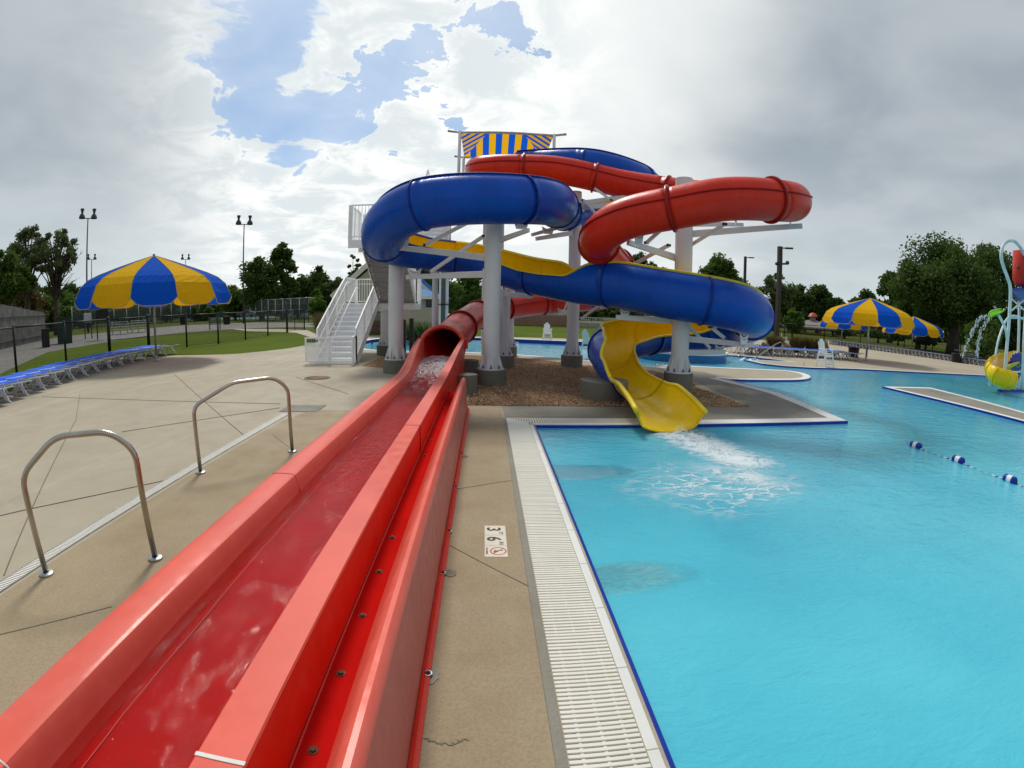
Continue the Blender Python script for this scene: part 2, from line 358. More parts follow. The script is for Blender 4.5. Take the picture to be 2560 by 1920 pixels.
def dup(root, loc, rz=0., label=None, group=None):
    r = root.copy(); COL.objects.link(r); r.location = tuple(loc); r.rotation_euler = (0, 0, rz)
    if label: r['label'] = label
    if group: r['group'] = group
    if root.name not in KIDS:
        KIDS[root.name] = [(ch, [g for g in SC.objects if g.parent == ch]) for ch in SC.objects if ch.parent == root]
    for ch, gs in KIDS[root.name]:
        c = ch.copy(); COL.objects.link(c); c.parent = r
        for g in gs:
            d = g.copy(); COL.objects.link(d); d.parent = c
    return r
ORD = ['first','second','third','fourth','fifth','sixth','seventh','eighth','ninth','tenth','eleventh','twelfth','thirteenth','fourteenth','fifteenth','sixteenth','seventeenth','eighteenth','nineteenth','twentieth']
TENS = {2: 'twenty', 3: 'thirty', 4: 'forty'}
def ordinal(i):   # 0-based
    if i < 20: return ORD[i]
    t, u = divmod(i+1, 10)
    return TENS[t]+'-'+ORD[u-1] if u else {3: 'thirtieth', 4: 'fortieth'}[t]
def flat(name, splines, z, mat, depth=0., holes=True):
    """filled flat region with holes (even-odd) and, if depth, side walls below it"""
    cu = bpy.data.curves.new(name, 'CURVE'); cu.dimensions = '2D'; cu.fill_mode = 'BOTH'; cu.extrude = depth/2
    for sp in splines:
        q = cu.splines.new('POLY'); q.points.add(len(sp)-1)
        for i, p in enumerate(sp): q.points[i].co = (p[0], p[1], 0, 1)
        q.use_cyclic_u = True
    to = bpy.data.objects.new('tmp', cu); COL.objects.link(to)
    dg = bpy.context.evaluated_depsgraph_get(); me = bpy.data.meshes.new_from_object(to.evaluated_get(dg))
    bpy.data.objects.remove(to); bpy.data.curves.remove(cu)
    me.name = name; me.materials.clear()
    for q in ([mat] if isinstance(mat, str) else mat): me.materials.append(MATS[q])
    o = bpy.data.objects.new(name, me); COL.objects.link(o); o.location = (0, 0, z-depth/2)
    if len(me.materials) > 1:
        for p in me.polygons:
            if abs(p.normal.z) < .5: p.material_index = 1
    return o
def xy(pts, z=0.): return [tuple(G(x, y, z)[:2]) for x, y in pts]
def crom(P, per=8, closed=False):
    P = [Vector(p) for p in P]; out = []; n = len(P)
    rng = n if closed else n-1
    for i in range(rng):
        a = P[(i-1) % n] if closed or i > 0 else P[0]*2-P[1]
        b = P[i]; c = P[(i+1) % n]; d = P[(i+2) % n] if closed or i+2 < n else P[-1]*2-P[-2]
        for k in range(per):
            t = k/per; out.append(.5*((2*b)+(c-a)*t+(2*a-5*b+4*c-d)*t*t+(3*b-a-3*c+d)*t**3))
    if not closed: out.append(P[-1])
    return out
def offset_poly(poly, d):
    """inset (d>0 to the left of travel) of an open or closed polyline given as 2-D points, closed"""
    n = len(poly); out = []
    for i in range(n):
        a = Vector(poly[i-1][:2]); b = Vector(poly[i][:2]); c = Vector(poly[(i+1) % n][:2])
        e1 = (b-a).normalized(); e2 = (c-b).normalized(); n1 = Vector((-e1.y, e1.x)); n2 = Vector((-e2.y, e2.x))
        m = n1+n2
        if m.length < 1e-6: m = n1
        m.normalize(); k = min(1/max(m.dot(n1), .3), 3.)
        out.append(tuple(b+m*d*k))
    return out
def strip(name, line, w0, w1, z0, z1, mat, closed=False):
    """solid ribbon beside a polyline, between offsets w0 and w1 to its left"""
    n = len(line); mb = MB(); L = [Vector(p[:2]) for p in line]; rows = []
    for i in range(n):
        if closed: a, b, c = L[i-1], L[i], L[(i+1) % n]
        else: a, b, c = L[max(i-1, 0)], L[i], L[min(i+1, n-1)]
        e1 = (b-a); e2 = (c-b)
        if e1.length < 1e-6: e1 = e2
        if e2.length < 1e-6: e2 = e1
        e1.normalize(); e2.normalize(); n1 = Vector((-e1.y, e1.x)); n2 = Vector((-e2.y, e2.x)); m = (n1+n2).normalized(); k = min(1/max(m.dot(n1), .3), 3.)
        p = b+m*w0*k; q = b+m*w1*k
        rows.append([(p.x, p.y, z0), (q.x, q.y, z0), (q.x, q.y, z1), (p.x, p.y, z1)])
    o = 0
    for r in rows: mb.v += r
    for i in range(n if closed else n-1):
        a = 4*i; b = 4*((i+1) % n)
        for k in range(4): mb.f.append((a+k, a+(k+1) % 4, b+(k+1) % 4, b+k)); mb.m.append(0)
    if not closed: mb.f += [(3, 2, 1, 0), tuple(4*(n-1)+k for k in range(4))]; mb.m += [0, 0]
    me = mb.build(name, mat)
    bm = bmesh.new(); bm.from_mesh(me.data); bmesh.ops.recalc_face_normals(bm, faces=bm.faces); bm.to_mesh(me.data); bm.free()
    return me
# ================================================================== GROUND
WZ = -.045                                       # water level
# outline of the water (counter-clockwise seen from above is not needed; even-odd fill)
NW = (.80, 7.80)
TRI = xy([(2116.6, 1053), (2027, 1015), (1948.4, 984.2), (1884, 967.4), (1791.5, 945.5)])
PEN = xy([(1850, 949.5), (1930, 950.5), (1995, 950), (2020, 947), (2026, 942), (2014, 935), (1985, 929), (1948, 925.4), (1880, 922.3), (1800, 919), (1710, 914.3), (1640, 911)])
NORTHBANK_S = [(6.2, 16.2), (4.2, 17.6), (2.4, 19.0), (.4, 20.1), (-2.0, 20.6), (-4.2, 20.9), (-5.4, 21.6), (-6.0, 23.2)]
RIVER_N = [(-6.0, 25.4), (-5.0, 27.0), (-3.0, 27.6), (0, 27.6), (3, 26.6), (6.5, 25.8), (9.5, 25.9), (12.2, 25.0)]
FAR = xy([(1780, 883.5), (1805, 887.5), (1840, 889), (1880, 892.5), (1975, 904), (1862, 899.8), (1905, 909.5), (1960, 915.5), (2024.7, 919.4), (2133, 922.3), (2280, 930), (2459, 938.6), (2545, 946)])
WATER = [NW, (2.8, 7.80)] + TRI[0:1] + TRI[1:] + PEN + NORTHBANK_S + RIVER_N + FAR + [(44, 13), (60, 8), (60, -7), (.80, -7)]
WEDGE = xy([(2208, 967), (2325.6, 969.6), (2450, 1001), (2560, 1031)]) + [(22, 3), (18, -6), (13.6, -6)] + xy([(2560, 1054), (2400, 1013), (2247.4, 976.5)])
ISL_C = G(1700, 893); ISL_R = 1.95
ISLAND = [(ISL_C.x+ISL_R*1.05*math.cos(a*math.pi/16), ISL_C.y+ISL_R*math.sin(a*math.pi/16)) for a in range(32)]
LAWN = xy([(-60, 1020), (0, 987), (150, 932), (300, 896), (440, 888.5), (500, 887.5), (560, 886), (600, 884), (660, 878), (720, 871), (776, 861), (800, 853)])
DECK = [(-13, -8)] + LAWN + [(-9.3, 31), (-6, 32.2), (0, 31.4), (4, 31.0), (8, 31), (12, 33), (20, 37), (34, 42), (36.5, 30)] + xy([(2440, 905), (2500, 912)]) + [(60, 24), (64, -8)]
flat('ground', [[(-420, -300), (420, -300), (420, 500), (-420, 500)], DECK], -.012, 'grass_field')
struct(bpy.data.objects['ground'])
deck = struct(flat('pool_deck', [DECK, WATER, WEDGE], 0., ['deck_concrete', 'coping_white'], 1.1))
struct(flat('pool_floor', [[(-8, -8), (64, -8), (64, 34), (-8, 34)]], -1.08, 'grate_white'))
wat = NT  # water material with darker rippled patches along the west wall
DARK_PATCHES = [(*G(1445, 1172)[:2], .70, .30), (*G(1560, 1430)[:2], .60, .24)]
water('pool_water', (.095, .64, .88), (.15, .76, .98), 1., .42, DARK_PATCHES)
struct(flat('water', [[(.2, -7), (60, -7), (60, 30), (-8, 30), (-8, 12), (.2, 12)]], WZ, 'pool_water'))
# lawn sheets
struct(flat('lawn', [[(-30, 2), (-13.4, 2)] + LAWN[1:] + [(-9.3, 31), (-15, 36), (-24, 36), (-30, 20)]], -.006, 'grass_lawn'))
struct(flat('lawn', [[(-4, 31.2), (4, 30.6), (20, 35), (30, 44), (26, 53), (-6, 53), (-9, 33)]], -.004, 'grass_lawn'))
# tan strip beside the runout and the darker strip between runout and gutter
struct(flat('walkway', [[(-3.55, -6), (.30, -6), (.30, 9.32), (-.34, 9.32), (-.34, 8.7), (-1.72, 8.7), (-3.2, 8.7), (-3.45, 7.8)]], .004, 'tan_concrete'))
struct(flat('walkway', [[(.345, 8.35), (.30, 9.33), (6.0, 9.33), (6.0, 8.35)]], .004, 'grey_concrete'))
# gravel bed
GB = xy([(1168, 1013.5), (1545, 1017), (1877, 1018), (1740, 968), (1724, 948), (1600, 921)]) + [(3.4, 16.2), (1.9, 18.0), (.2, 19.0), (-2.0, 19.5), (-3.9, 19.8), (-4.0, 15.4), (-2.95, 14.9), (-1.8, 14.6), (-1.8, 12.6), (-.32, 12.6)]
struct(flat('gravel_bed', [GB], .006, 'gravel_chips'))
struct(flat('walkway', [xy([(1545, 1060), (2090, 1050), (1925, 978), (1760, 930), (1640, 921), (1724, 948), (1877, 1018), (1545, 1019)])], .003, 'grey_concrete'))
def scatter_chips():
    # loose stones lying on the bed so that its surface and edges are not flat
    rnd = random.Random(3); mb = MB()
    from mathutils.geometry import intersect_point_tri_2d
    def inside(x, y):
        c = False; n = len(GB)
        for i in range(n):
            x1, y1 = GB[i]; x2, y2 = GB[i-1]
            if (y1 > y) != (y2 > y) and x < (x2-x1)*(y-y1)/(y2-y1)+x1: c = not c
        return c
    k = 0
    while k < 9000:
        x = rnd.uniform(-1.2, 5.8); y = 9.35+(rnd.random()**1.6)*8
        if not inside(x, y): continue
        k += 1; r = rnd.uniform(.012, .032); a = rnd.uniform(0, 6.3); z = .008+rnd.uniform(0, .012)
        ca, sa = math.cos(a)*r, math.sin(a)*r*.65; t = rnd.uniform(-.01, .01)
        mb.add([(x-ca, y-sa*.3, z), (x+sa, y-ca*.6, z-t), (x+ca, y+sa*.3, z), (x-sa, y+ca*.6, z+t), (x, y, z+r*.75)], [(0,1,4),(1,2,4),(2,3,4),(3,0,4)], rnd.choice((0, 0, 0, 1, 2)))
    plain('chip_tan', (.42, .27, .15), .8); plain('chip_pale', (.56, .43, .31), .8); plain('chip_dark', (.14, .075, .04), .8)
    tag(mb.build('gravel', ['chip_tan', 'chip_pale', 'chip_dark']), kind='stuff')
scatter_chips()
# ---- deck joints and drains
def joint(pts, w=.010, z=.0075, name='expansion_joint', mat='joint_dark'):
    o = strip(name, pts, -w/2, w/2, -.01, z, mat); return struct(o)
JN = [xy([(0, 1290), (60, 1276), (430, 1198)]), xy([(10, 1440), (190, 1050), (200, 985)]), xy([(105, 992), (700, 1010)]), xy([(435, 935), (615, 1093)]),
      xy([(0, 1588), (280, 1518)]), xy([(740, 943), (870, 985)]), xy([(305, 1080), (700, 1020)]), xy([(680, 1087), (722, 1118)]), xy([(1100, 1230), (1278, 1202)]), xy([(1125, 1365), (1322, 1467)])]
for i, q in enumerate(JN):
    joint(q, .008 if i < 8 else .007)
joint(xy([(1843, 1003), (1867, 988)]), .02); joint(xy([(2010, 905), (2010, 918)]), .03); 
def crack(pts, w=.006):
    rnd = random.Random(5); P = crom([Vector((*p, 0)) for p in xy(pts)], 10)
    P = [(p.x+rnd.uniform(-.01, .01), p.y+rnd.uniform(-.01, .01)) for p in P]; joint(P, w, .0072, 'deck_crack')
crack([(1057, 1850), (1120, 1862), (1168, 1852)]); 
for (x, y, a, b) in ((1125, 1434, .05, .05), (1082, 1690, .035, .07), (1165, 1075, .05, .08), (1162, 1142, .05, .05)):
    c = G(x, y); mb = MB(); rnd = random.Random(int(x)); P = []
    for k in range(18): t = 2*math.pi*k/18; q = rnd.uniform(.8, 1.15); P.append((c.x+a*q*math.cos(t), c.y+b*q*math.sin(t)))
    struct(flat('wet_patch', [P], .0085, 'wet_stain'))
# trench drain: slotted cover flush in the deck
def drain():
    t = thing('trench_drain', 'narrow slotted grey trench drain along the deck behind the steel grab rails', 'drain', (-3.65, 5, 0))
    x0, x1 = -3.665, -3.545; f = MB(); f.box((x0-.012, -.5, -.01), (x0, 8.3, .010)); f.box((x1, -.5, -.01), (x1+.012, 8.3, .010)); f.build('channel_edge', 'galvanized', t)
    s = MB(); y = -.5
    while y < 8.28:
        s.box((x0+.002, y, -.008), (x1-.002, y+.0125, .0085)); y += .022
    s.build('slotted_cover', 'grate_white', t); b = MB(); b.box((x0, -.5, -.03), (x1, 8.3, .0045)); b.build('channel', 'joint_dark', t)
drain()
# ---- gutter grate and coping on the west side of the pool
def gutter():
    t = thing('pool_gutter', 'white slatted overflow grating along the near pool edge beside the depth marker', 'gutter', (.5, 4, 0))
    gx0, gx1, lip = .362, .716, .80; s = MB(); rnd = random.Random(9); y = -1.5; W = 8.27
    while y < 8.0:
        j = rnd.uniform(-.0012, .0012); s.box((gx0, y, -.012), (gx1, y+.0215, .010+j)); y += .0318
    s.build('grating', 'grate_white', t, bevel=.003)
    c = MB(); c.box((gx0-.004, -1.5, -.10), (gx1+.004, 8.27, -.0135)); c.build('channel', 'grout', t)
    r = MB()
    for k in range(3): r.box((gx0+.06+k*.11, -1.5, -.0135), (gx0+.075+k*.11, 8.0, .0035))
    r.build('support_rib', 'grate_white', t)
    # lip pieces with joints
    y = -1.5; k = 0
    e = MB()
    while y < 7.80:
        y1 = min(y+.60, 7.83); e.slab([(gx1+.006, y+.003, 0), (gx1+.062, y+.003, .002), (lip-.002, y+.003, -.010), (lip-.002, y+.003, -.05), (gx1+.006, y+.003, -.05)], (0, y1-y-.006, 0)); y = y1
    e.build('coping_lip', 'coping_white', t, bevel=.002)
    g = MB(); g.box((gx1+.008, -1.5, -.06), (lip-.004, 7.8, -.012)); g.build('grout_bed', 'grout', t)
    # corner plate and north run of the grate
    q = MB(); q.prism([(gx0, 8.0), (gx1, 8.0), (lip, 7.82), (lip, 7.90), (gx0, 8.27)], -.02, .009); q.build('corner_plate', 'coping_white', t)
    s = MB(); x = gx0+.05; b = xy([(1561, 1060)])[0][0]
    while x < 2.75: s.slab([(x, 7.905 if x > lip else 7.905+(lip-x)*.8, -.012), (x+.022, 7.905 if x > lip else 7.905+(lip-x)*.8, -.012), (x+.022, 8.27, -.012), (x, 8.27, -.012)], (0, 0, .022)); x += .043
    s.build('grating', 'grate_white', t)
    c = MB(); c.box((gx0, 7.9, -.1), (2.8, 8.29, -.0135)); c.build('channel', 'grout', t)
    e = MB(); e.box((lip, 7.80, -.05), (2.8, 7.90, .010)); e.build('coping_lip', 'coping_white', t)
    e = MB(); e.slab([(lip, -1.5, .0), (lip+.030, -1.5, -.012), (lip+.030, -1.5, -.20), (lip, -1.5, -.20)], (0, 9.33, 0)); e.box((lip+.03, 7.77, -.2), (2.8, 7.797, -.002)); e.build('tile_band', 'float_blue', t)
    # the cut edge of the deck slab beside the grate
    c = MB(); c.box((.302, -1.5, -.03), (.358, 8.30, .006)); c.build('slab_edge', 'grey_concrete', t, bevel=.004)
gutter()
def coping(line, w, name='coping', z=.012, side=1, blue=True, closed=False):
    o = struct(strip(name, line, 0, w*side, -.04, z, 'coping_white', closed))
    if blue: struct(strip('waterline_tile', line, -.022*side, .001*side, -.14, z-.006, 'float_blue', closed))
# triangle + peninsula + island bank coping (water lies to the right of travel when walking N->tip->...)
east = [(2.8, 7.80), (6.2, 7.80), TRI[0], *TRI[1:]]
coping([(3.4, 7.80), (5.5, 7.8), (7.02, 7.81), (6.42, 8.65), (6.36, 10.2), (6.36, 12.2), TRI[-1]] if False else [(2.8, 7.80)] + [TRI[0]] + TRI[1:-1] + [TRI[-1]], .30, 'coping')
coping(crom([Vector((*p, 0)) for p in [TRI[-1]]+PEN[:12]], 3), .26, 'coping')
coping(crom([Vector((*p, 0)) for p in [PEN[-1]]+NORTHBANK_S], 3), .30, 'coping')
rn = crom([Vector((*p, 0)) for p in [NORTHBANK_S[-1]]+RIVER_N+[FAR[0]]], 4)
struct(strip('river_wall', rn, 0, .35, -.3, .16, 'coping_white')); struct(strip('waterline_tile', rn, -.02, .002, -.3, .150, 'teal_tile' if 'teal_tile' in MATS else 'float_blue'))
coping(FAR, .18, 'coping', .014)
coping([*WEDGE[::-1]], .22, 'coping', .014, 1, True, True)
struct(flat('walkway', [offset_poly(WEDGE[::-1], .15)], .006, 'grey_concrete'))
# ================================================================== RED SLIDE
def sweep_section(rows, name, mats, parent, smooth='auto', mi=None, close=True):
    """rows: list of cross-section rings (lists of 3-D points)"""
    mb = MB(); n = len(rows[0])
    for r in rows: mb.v += [tuple(p) for p in r]
    for i in range(len(rows)-1):
        for k in range(n if close else n-1):
            mb.f.append((i*n+k, i*n+(k+1) % n, (i+1)*n+(k+1) % n, (i+1)*n+k)); mb.m.append(mi[k] if mi else 0)
    if close: mb.f += [tuple(range(n))[::-1], tuple((len(rows)-1)*n+k for k in range(n))]; mb.m += [0, 0]
    o = mb.build(name, mats, parent, smooth)
    bm = bmesh.new(); bm.from_mesh(o.data); bmesh.ops.recalc_face_normals(bm, faces=bm.faces); bm.to_mesh(o.data); bm.free()
    if smooth: o.data.polygons.foreach_set('use_smooth', [True]*len(o.data.polygons))
    if smooth == 'auto': o.data.set_sharp_from_angle(angle=R(35))
    return o
SLIDE = thing('enclosed_water_slide', 'red tube slide looping round white columns and ending in a long open runout', 'water slide', (-1.1, 5, 0))
MY = 12.15
def sm(t): t = max(0, min(1, t)); return t*t*(3-2*t)
def trough(y):
    """rim height, inner left x, outer left x, divider left x, right x, floor z at station y"""
    t = sm((y-8.8)/(MY-8.8)); zt = .64+.46*t
    return zt, -1.45-.10*t, -1.647-.03*t, -.862+.24*t, -.702+.17*t, .40+.16*t+.02*sm((y-6)/3)
plain('wet_red', (.50, .010, .008), .6, var=.08)
MATS['wet_red'].node_tree.nodes['Principled BSDF'].inputs['Specular IOR Level'].default_value = 0
def runout():
    ys = [-1.2, 0, .88, .9, 2, 3.43, 3.45, 4.4, 5.08, 5.1, 6, 7, 8, 8.8, 9.3, 9.8, 10.3, 10.8, 11.3, 11.8, MY]
    rows = []
    for y in ys:   # left rim
        zt, xi, xo, dl, dr, zf = trough(y); k = .012
        rows.append([Vector(p) for p in [(xo-.02, y, 0), (xo-.015, y, zt-.07), (xo-.012, y, zt-.015), (xo+.01, y, zt), (xo+.06, y, zt+.004), (xi-.035, y, zt+.002), (xi-.012, y, zt-.008), (xi, y, zt-.03), (xi+.012, y, zt-.10), (xi+.02, y, zf+.08), (xi+.04, y, zf+.02), (xi+.04, y, 0)]])
    sweep_section(rows, 'side_wall', ['red_rim'], SLIDE)
    rows = []
    for y in ys:
        zt, xi, xo, dl, dr, zf = trough(y)
        c = (xi+dl)/2; hw = (dl-xi)/2
        rows.append([Vector(p) for p in [(xi+.01, y, zf+.10), (xi+.03, y, zf+.05), (xi+.09, y, zf+.012), (c-.1, y, zf), (c+.1, y, zf), (dl-.09, y, zf+.012), (dl-.03, y, zf+.05), (dl-.01, y, zf+.10), (dl-.01, y, zf-.12), (xi+.01, y, zf-.12)]])
    sweep_section(rows, 'trough_floor', ['wet_red'], SLIDE)
    rows = []
    for y in ys:   # divider: tall box with flat top plate
        zt, xi, xo, dl, dr, zf = trough(y); zb = .30
        rows.append([Vector(p) for p in [(dl-.006, y, zf-.05), (dl-.004, y, zt-.012), (dl, y, zt), (dr, y, zt), (dr+.004, y, zt-.012), (dr+.002, y, zt-.03), (dr-.002, y, zb if y < 8.9 else .02), (dl+.02, y, zb-.02 if y < 8.9 else .0)]])
    sweep_section(rows, 'divider', ['red_rim', 'red_fiberglass'], SLIDE, mi=[1, 0, 0, 0, 1, 1, 1, 1], smooth=False)
    ys2 = [y for y in ys if y < 8.7]+[8.97]
    rows = [[Vector(p) for p in [(-.70, y, .33), (-.575, y, .33), (-.56, y, .335), (-.56, y, .30), (-.70, y, .30)]] for y in ys2]
    sweep_section(rows, 'ledge', ['wet_red'], SLIDE, smooth=False)
    rows = []
    for y in ys2:
        e = sm((y-8.55)/.42)*.02
        rows.append([Vector(p) for p in [(-.574, y, .32), (-.555, y, .36), (-.47, y, .55-e), (-.44, y, .60-e), (-.418, y, .618-e), (-.395, y, .616-e), (-.378, y, .60-e), (-.366, y, .56), (-.350, y, .30), (-.335, y, .06), (-.327, y, .035), (-.345, y, .03), (-.36, y, .06), (-.375, y, .3), (-.39, y, .56), (-.42, y, .585-e), (-.46, y, .53), (-.545, y, .33)]])
    sweep_section(rows, 'outer_side_wall', ['red_side', 'red_rim'], SLIDE, mi=[1]*7+[0]*11)
    rows = [[Vector(p) for p in [(-.328, y, .0), (-.328, y, .05), (-.316, y, .052), (-.312, y, .022), (-.288, y, .018), (-.288, y, .0)]] for y in ys2]
    sweep_section(rows, 'anchor_flange', ['red_fiberglass'], SLIDE, smooth=False)
    # partition rib where the divider narrows, seams, bolts
    for y in (5.1,):
        m = MB(); m.box((-.706, y-.006, .30), (-.693, y+.006, .64)); m.build('joint_seam', 'red_seam', SLIDE)
    for y0, rng in ((.90, (-.866, -.698)), (5.10, (-.866, -.698))):
        m = MB(); m.box((rng[0], y0-.008, .6405), (rng[1], y0+.008, .6435)); m.build('caulk_joint', 'caulk' if y0 < 1 else 'caulk_red', SLIDE)
    for y0 in (.62, 3.44):
        zt, xi, xo, dl, dr, zf = trough(y0); m = MB()
        m.tube([(xo-.014, y0, zt-.06), (xo+.0, y0, zt-.002), (xo+.06, y0, zt+.004), (xi-.035, y0, zt+.003), (xi-.006, y0, zt-.012), (xi+.012, y0, zt-.10), (xi+.022, y0, zf+.10)], .0045, 6); m.build('caulk_joint', 'caulk' if y0 < 1 else 'caulk_red', SLIDE, True)
    m = MB(); m.tube([(-.697, -1, .334), (-.697, 8.9, .334)], .005, 6); m.build('caulk_joint', 'caulk_red', SLIDE, True)
    pts = []; rnd = random.Random(2)
    zt, xi, xo, dl, dr, zf = trough(1)
    for k in range(60): y = -.5+k*.15; pts.append((xi+.062+rnd.uniform(-.006, .006), y, .432))
    m = MB(); m.tube(pts, .0028, 5); m.build('caulk_joint', 'caulk_red', SLIDE, True)
    def bolt(x, y, z, r=.016):
        m = MB(); m.cyl((x, y), r*1.35, z, z+.003, 14); m.cyl((x, y), r*.8, z+.003, z+.012, 6); m.build('bolt', 'bolt_steel', SLIDE)
    for px, py in ((778, 1874), (847, 1682), (901, 1538), (941, 1428), (976, 1343)):
        y = G(px, py, .334).y; bolt(-.638, y, .3305)
    y = 5.0
    while y < 8.7: bolt(-.638, y, .3305); y += .62
    for px, py in ((1070, 1680), (1107, 1429), (1122, 1325), (1140, 1215), (1150, 1130)):
        y = G(px, py, .03).y
        m = MB(); m.cyl((-.300, y), .023, .012, .024, 18); m.build('washer', 'galvanized', SLIDE); bolt(-.300, y, .024, .011)
runout()
def trough_water():
    t = NT('slide_water'); h1 = t.noise(6, 5, .65, t.map(t.P, (1.6, .8, 1)), 1.6); h2 = t.noise(22, 4, .6, t.map(t.P, (1, .6, 1)), .8)
    ys = t.node('ShaderNodeSeparateXYZ', {0: t.P}, 1)
    rough_flow = t.mr(ys, 1.8, 6.0, .30, 1.)
    h = t.math('MULTIPLY', t.math('ADD', h1, t.math('MULTIPLY', h2, .45)), rough_flow)
    nb = t.bump(h, .5, .045); fr = t.node('ShaderNodeFresnel', {'IOR': 1.33, 'Normal': nb})
    gl = t.node('ShaderNodeBsdfGlossy', {'Roughness': .05, 'Normal': nb}); tr = t.node('ShaderNodeBsdfTransparent', {'Color': (.94, .90, .90, 1)})
    s = t.node('ShaderNodeMixShader', {0: t.mr(fr, 0., 1., .0, .75, 'LINEAR'), 1: tr, 2: gl})
    fo = t.noise(6, 9, .74, t.map(t.P, (2.2, .9, 1)), 1.5); xs = t.node('ShaderNodeSeparateXYZ', {0: t.P}, 0)
    wob = t.math('MULTIPLY', t.math('SUBTRACT', t.noise(2.2, 4, .6), .5), 2.6)
    amt = t.mr(t.math('ADD', ys, wob), 6.2, 10.8); lo = t.math('SUBTRACT', .66, t.math('MULTIPLY', amt, .26))
    k = t.mr(t.math('SUBTRACT', fo, lo), 0, .10); k = t.math('MULTIPLY', k, t.mr(amt, 0, .2))
    foam = t.bsdf((.80, .76, .78), .6, t.bump(fo, .9, .03))
    t.done(t.node('ShaderNodeMixShader', {0: t.math('MULTIPLY', k, .62), 1: s, 2: foam}))
    mb = MB(); rows = []; rnd = random.Random(4); ny = 150; nx = 14
    for j in range(ny+1):
        y = -1.1+(11.9+1.1)*j/ny; zt, xi, xo, dl, dr, zf = trough(y)
        for i in range(nx+1):
            u = i/nx; x = (xi+.014)+(dl-.006-xi-.014)*u
            a = sm((y-6.5)/3); q = noise.noise(Vector((x*5, y*3.2, 0)))*.018*(.25+a*1.6)+noise.noise(Vector((x*14, y*10, 3)))*.012*a
            zz = .502+(zf-.42)*1.0*sm((y-8.2)/2.2)+q + .05*a*(1-abs(2*u-1))
            mb.v.append((x, y, zz))
    for j in range(ny):
        for i in range(nx): a = j*(nx+1)+i; mb.f.append((a, a+1, a+nx+2, a+nx+1)); mb.m.append(0)
    o = mb.build('water', 'slide_water', None, True); struct(o)
trough_water()
# ---------------- tube
RED = [(1205,424,16.6),(1250,420,16.4),(1320,421,16.3),(1389,424,16.3),(1480,442,16.3),(1546,458,16.3),(1640,474,16.1),(1760,490,15.6),(1880,499,14.6),(1968,504,13.2),(1982,505,12.0),(1930,500,11.1),(1814,496,10.6),(1695,519,10.6),(1571,543,10.8),(1505,583,11.2),(1498,618,12.1),(1525,648,13.4),(1565,685,15.2),(1580,715,17.5),(1545,738,19.6),(1455,752,20.6),(1357,758,20.2),(1265,770,19.0),(1215,780,17.4),(1183,793,16),(1151,819,14.4),(1128,842,13.2)]
red_pts = [AR(*q) for q in RED]+[Vector((-1.08, MY, .93))]
red_pts = [red_pts[0]+Vector((-.15, .9, .25))]+red_pts
def arclen(P):
    s = [0]
    for a, b in zip(P, P[1:]): s.append(s[-1]+(b-a).length)
    return s
def frames(P):
    fr = []
    for i in range(len(P)):
        d = (P[min(i+1, len(P)-1)]-P[max(i-1, 0)]).normalized(); side = d.cross(Vector((0, 0, 1))).normalized(); up = side.cross(d)
        fr.append((P[i], d, side, up))    # side points to the right of travel
    return fr
def smooth_path(pts, per, it):
    P = crom(pts, per)
    for _ in range(it): P = [P[0]]+[(P[i-1]+P[i]*2+P[i+1])/4 for i in range(1, len(P)-1)]+[P[-1]]
    return P
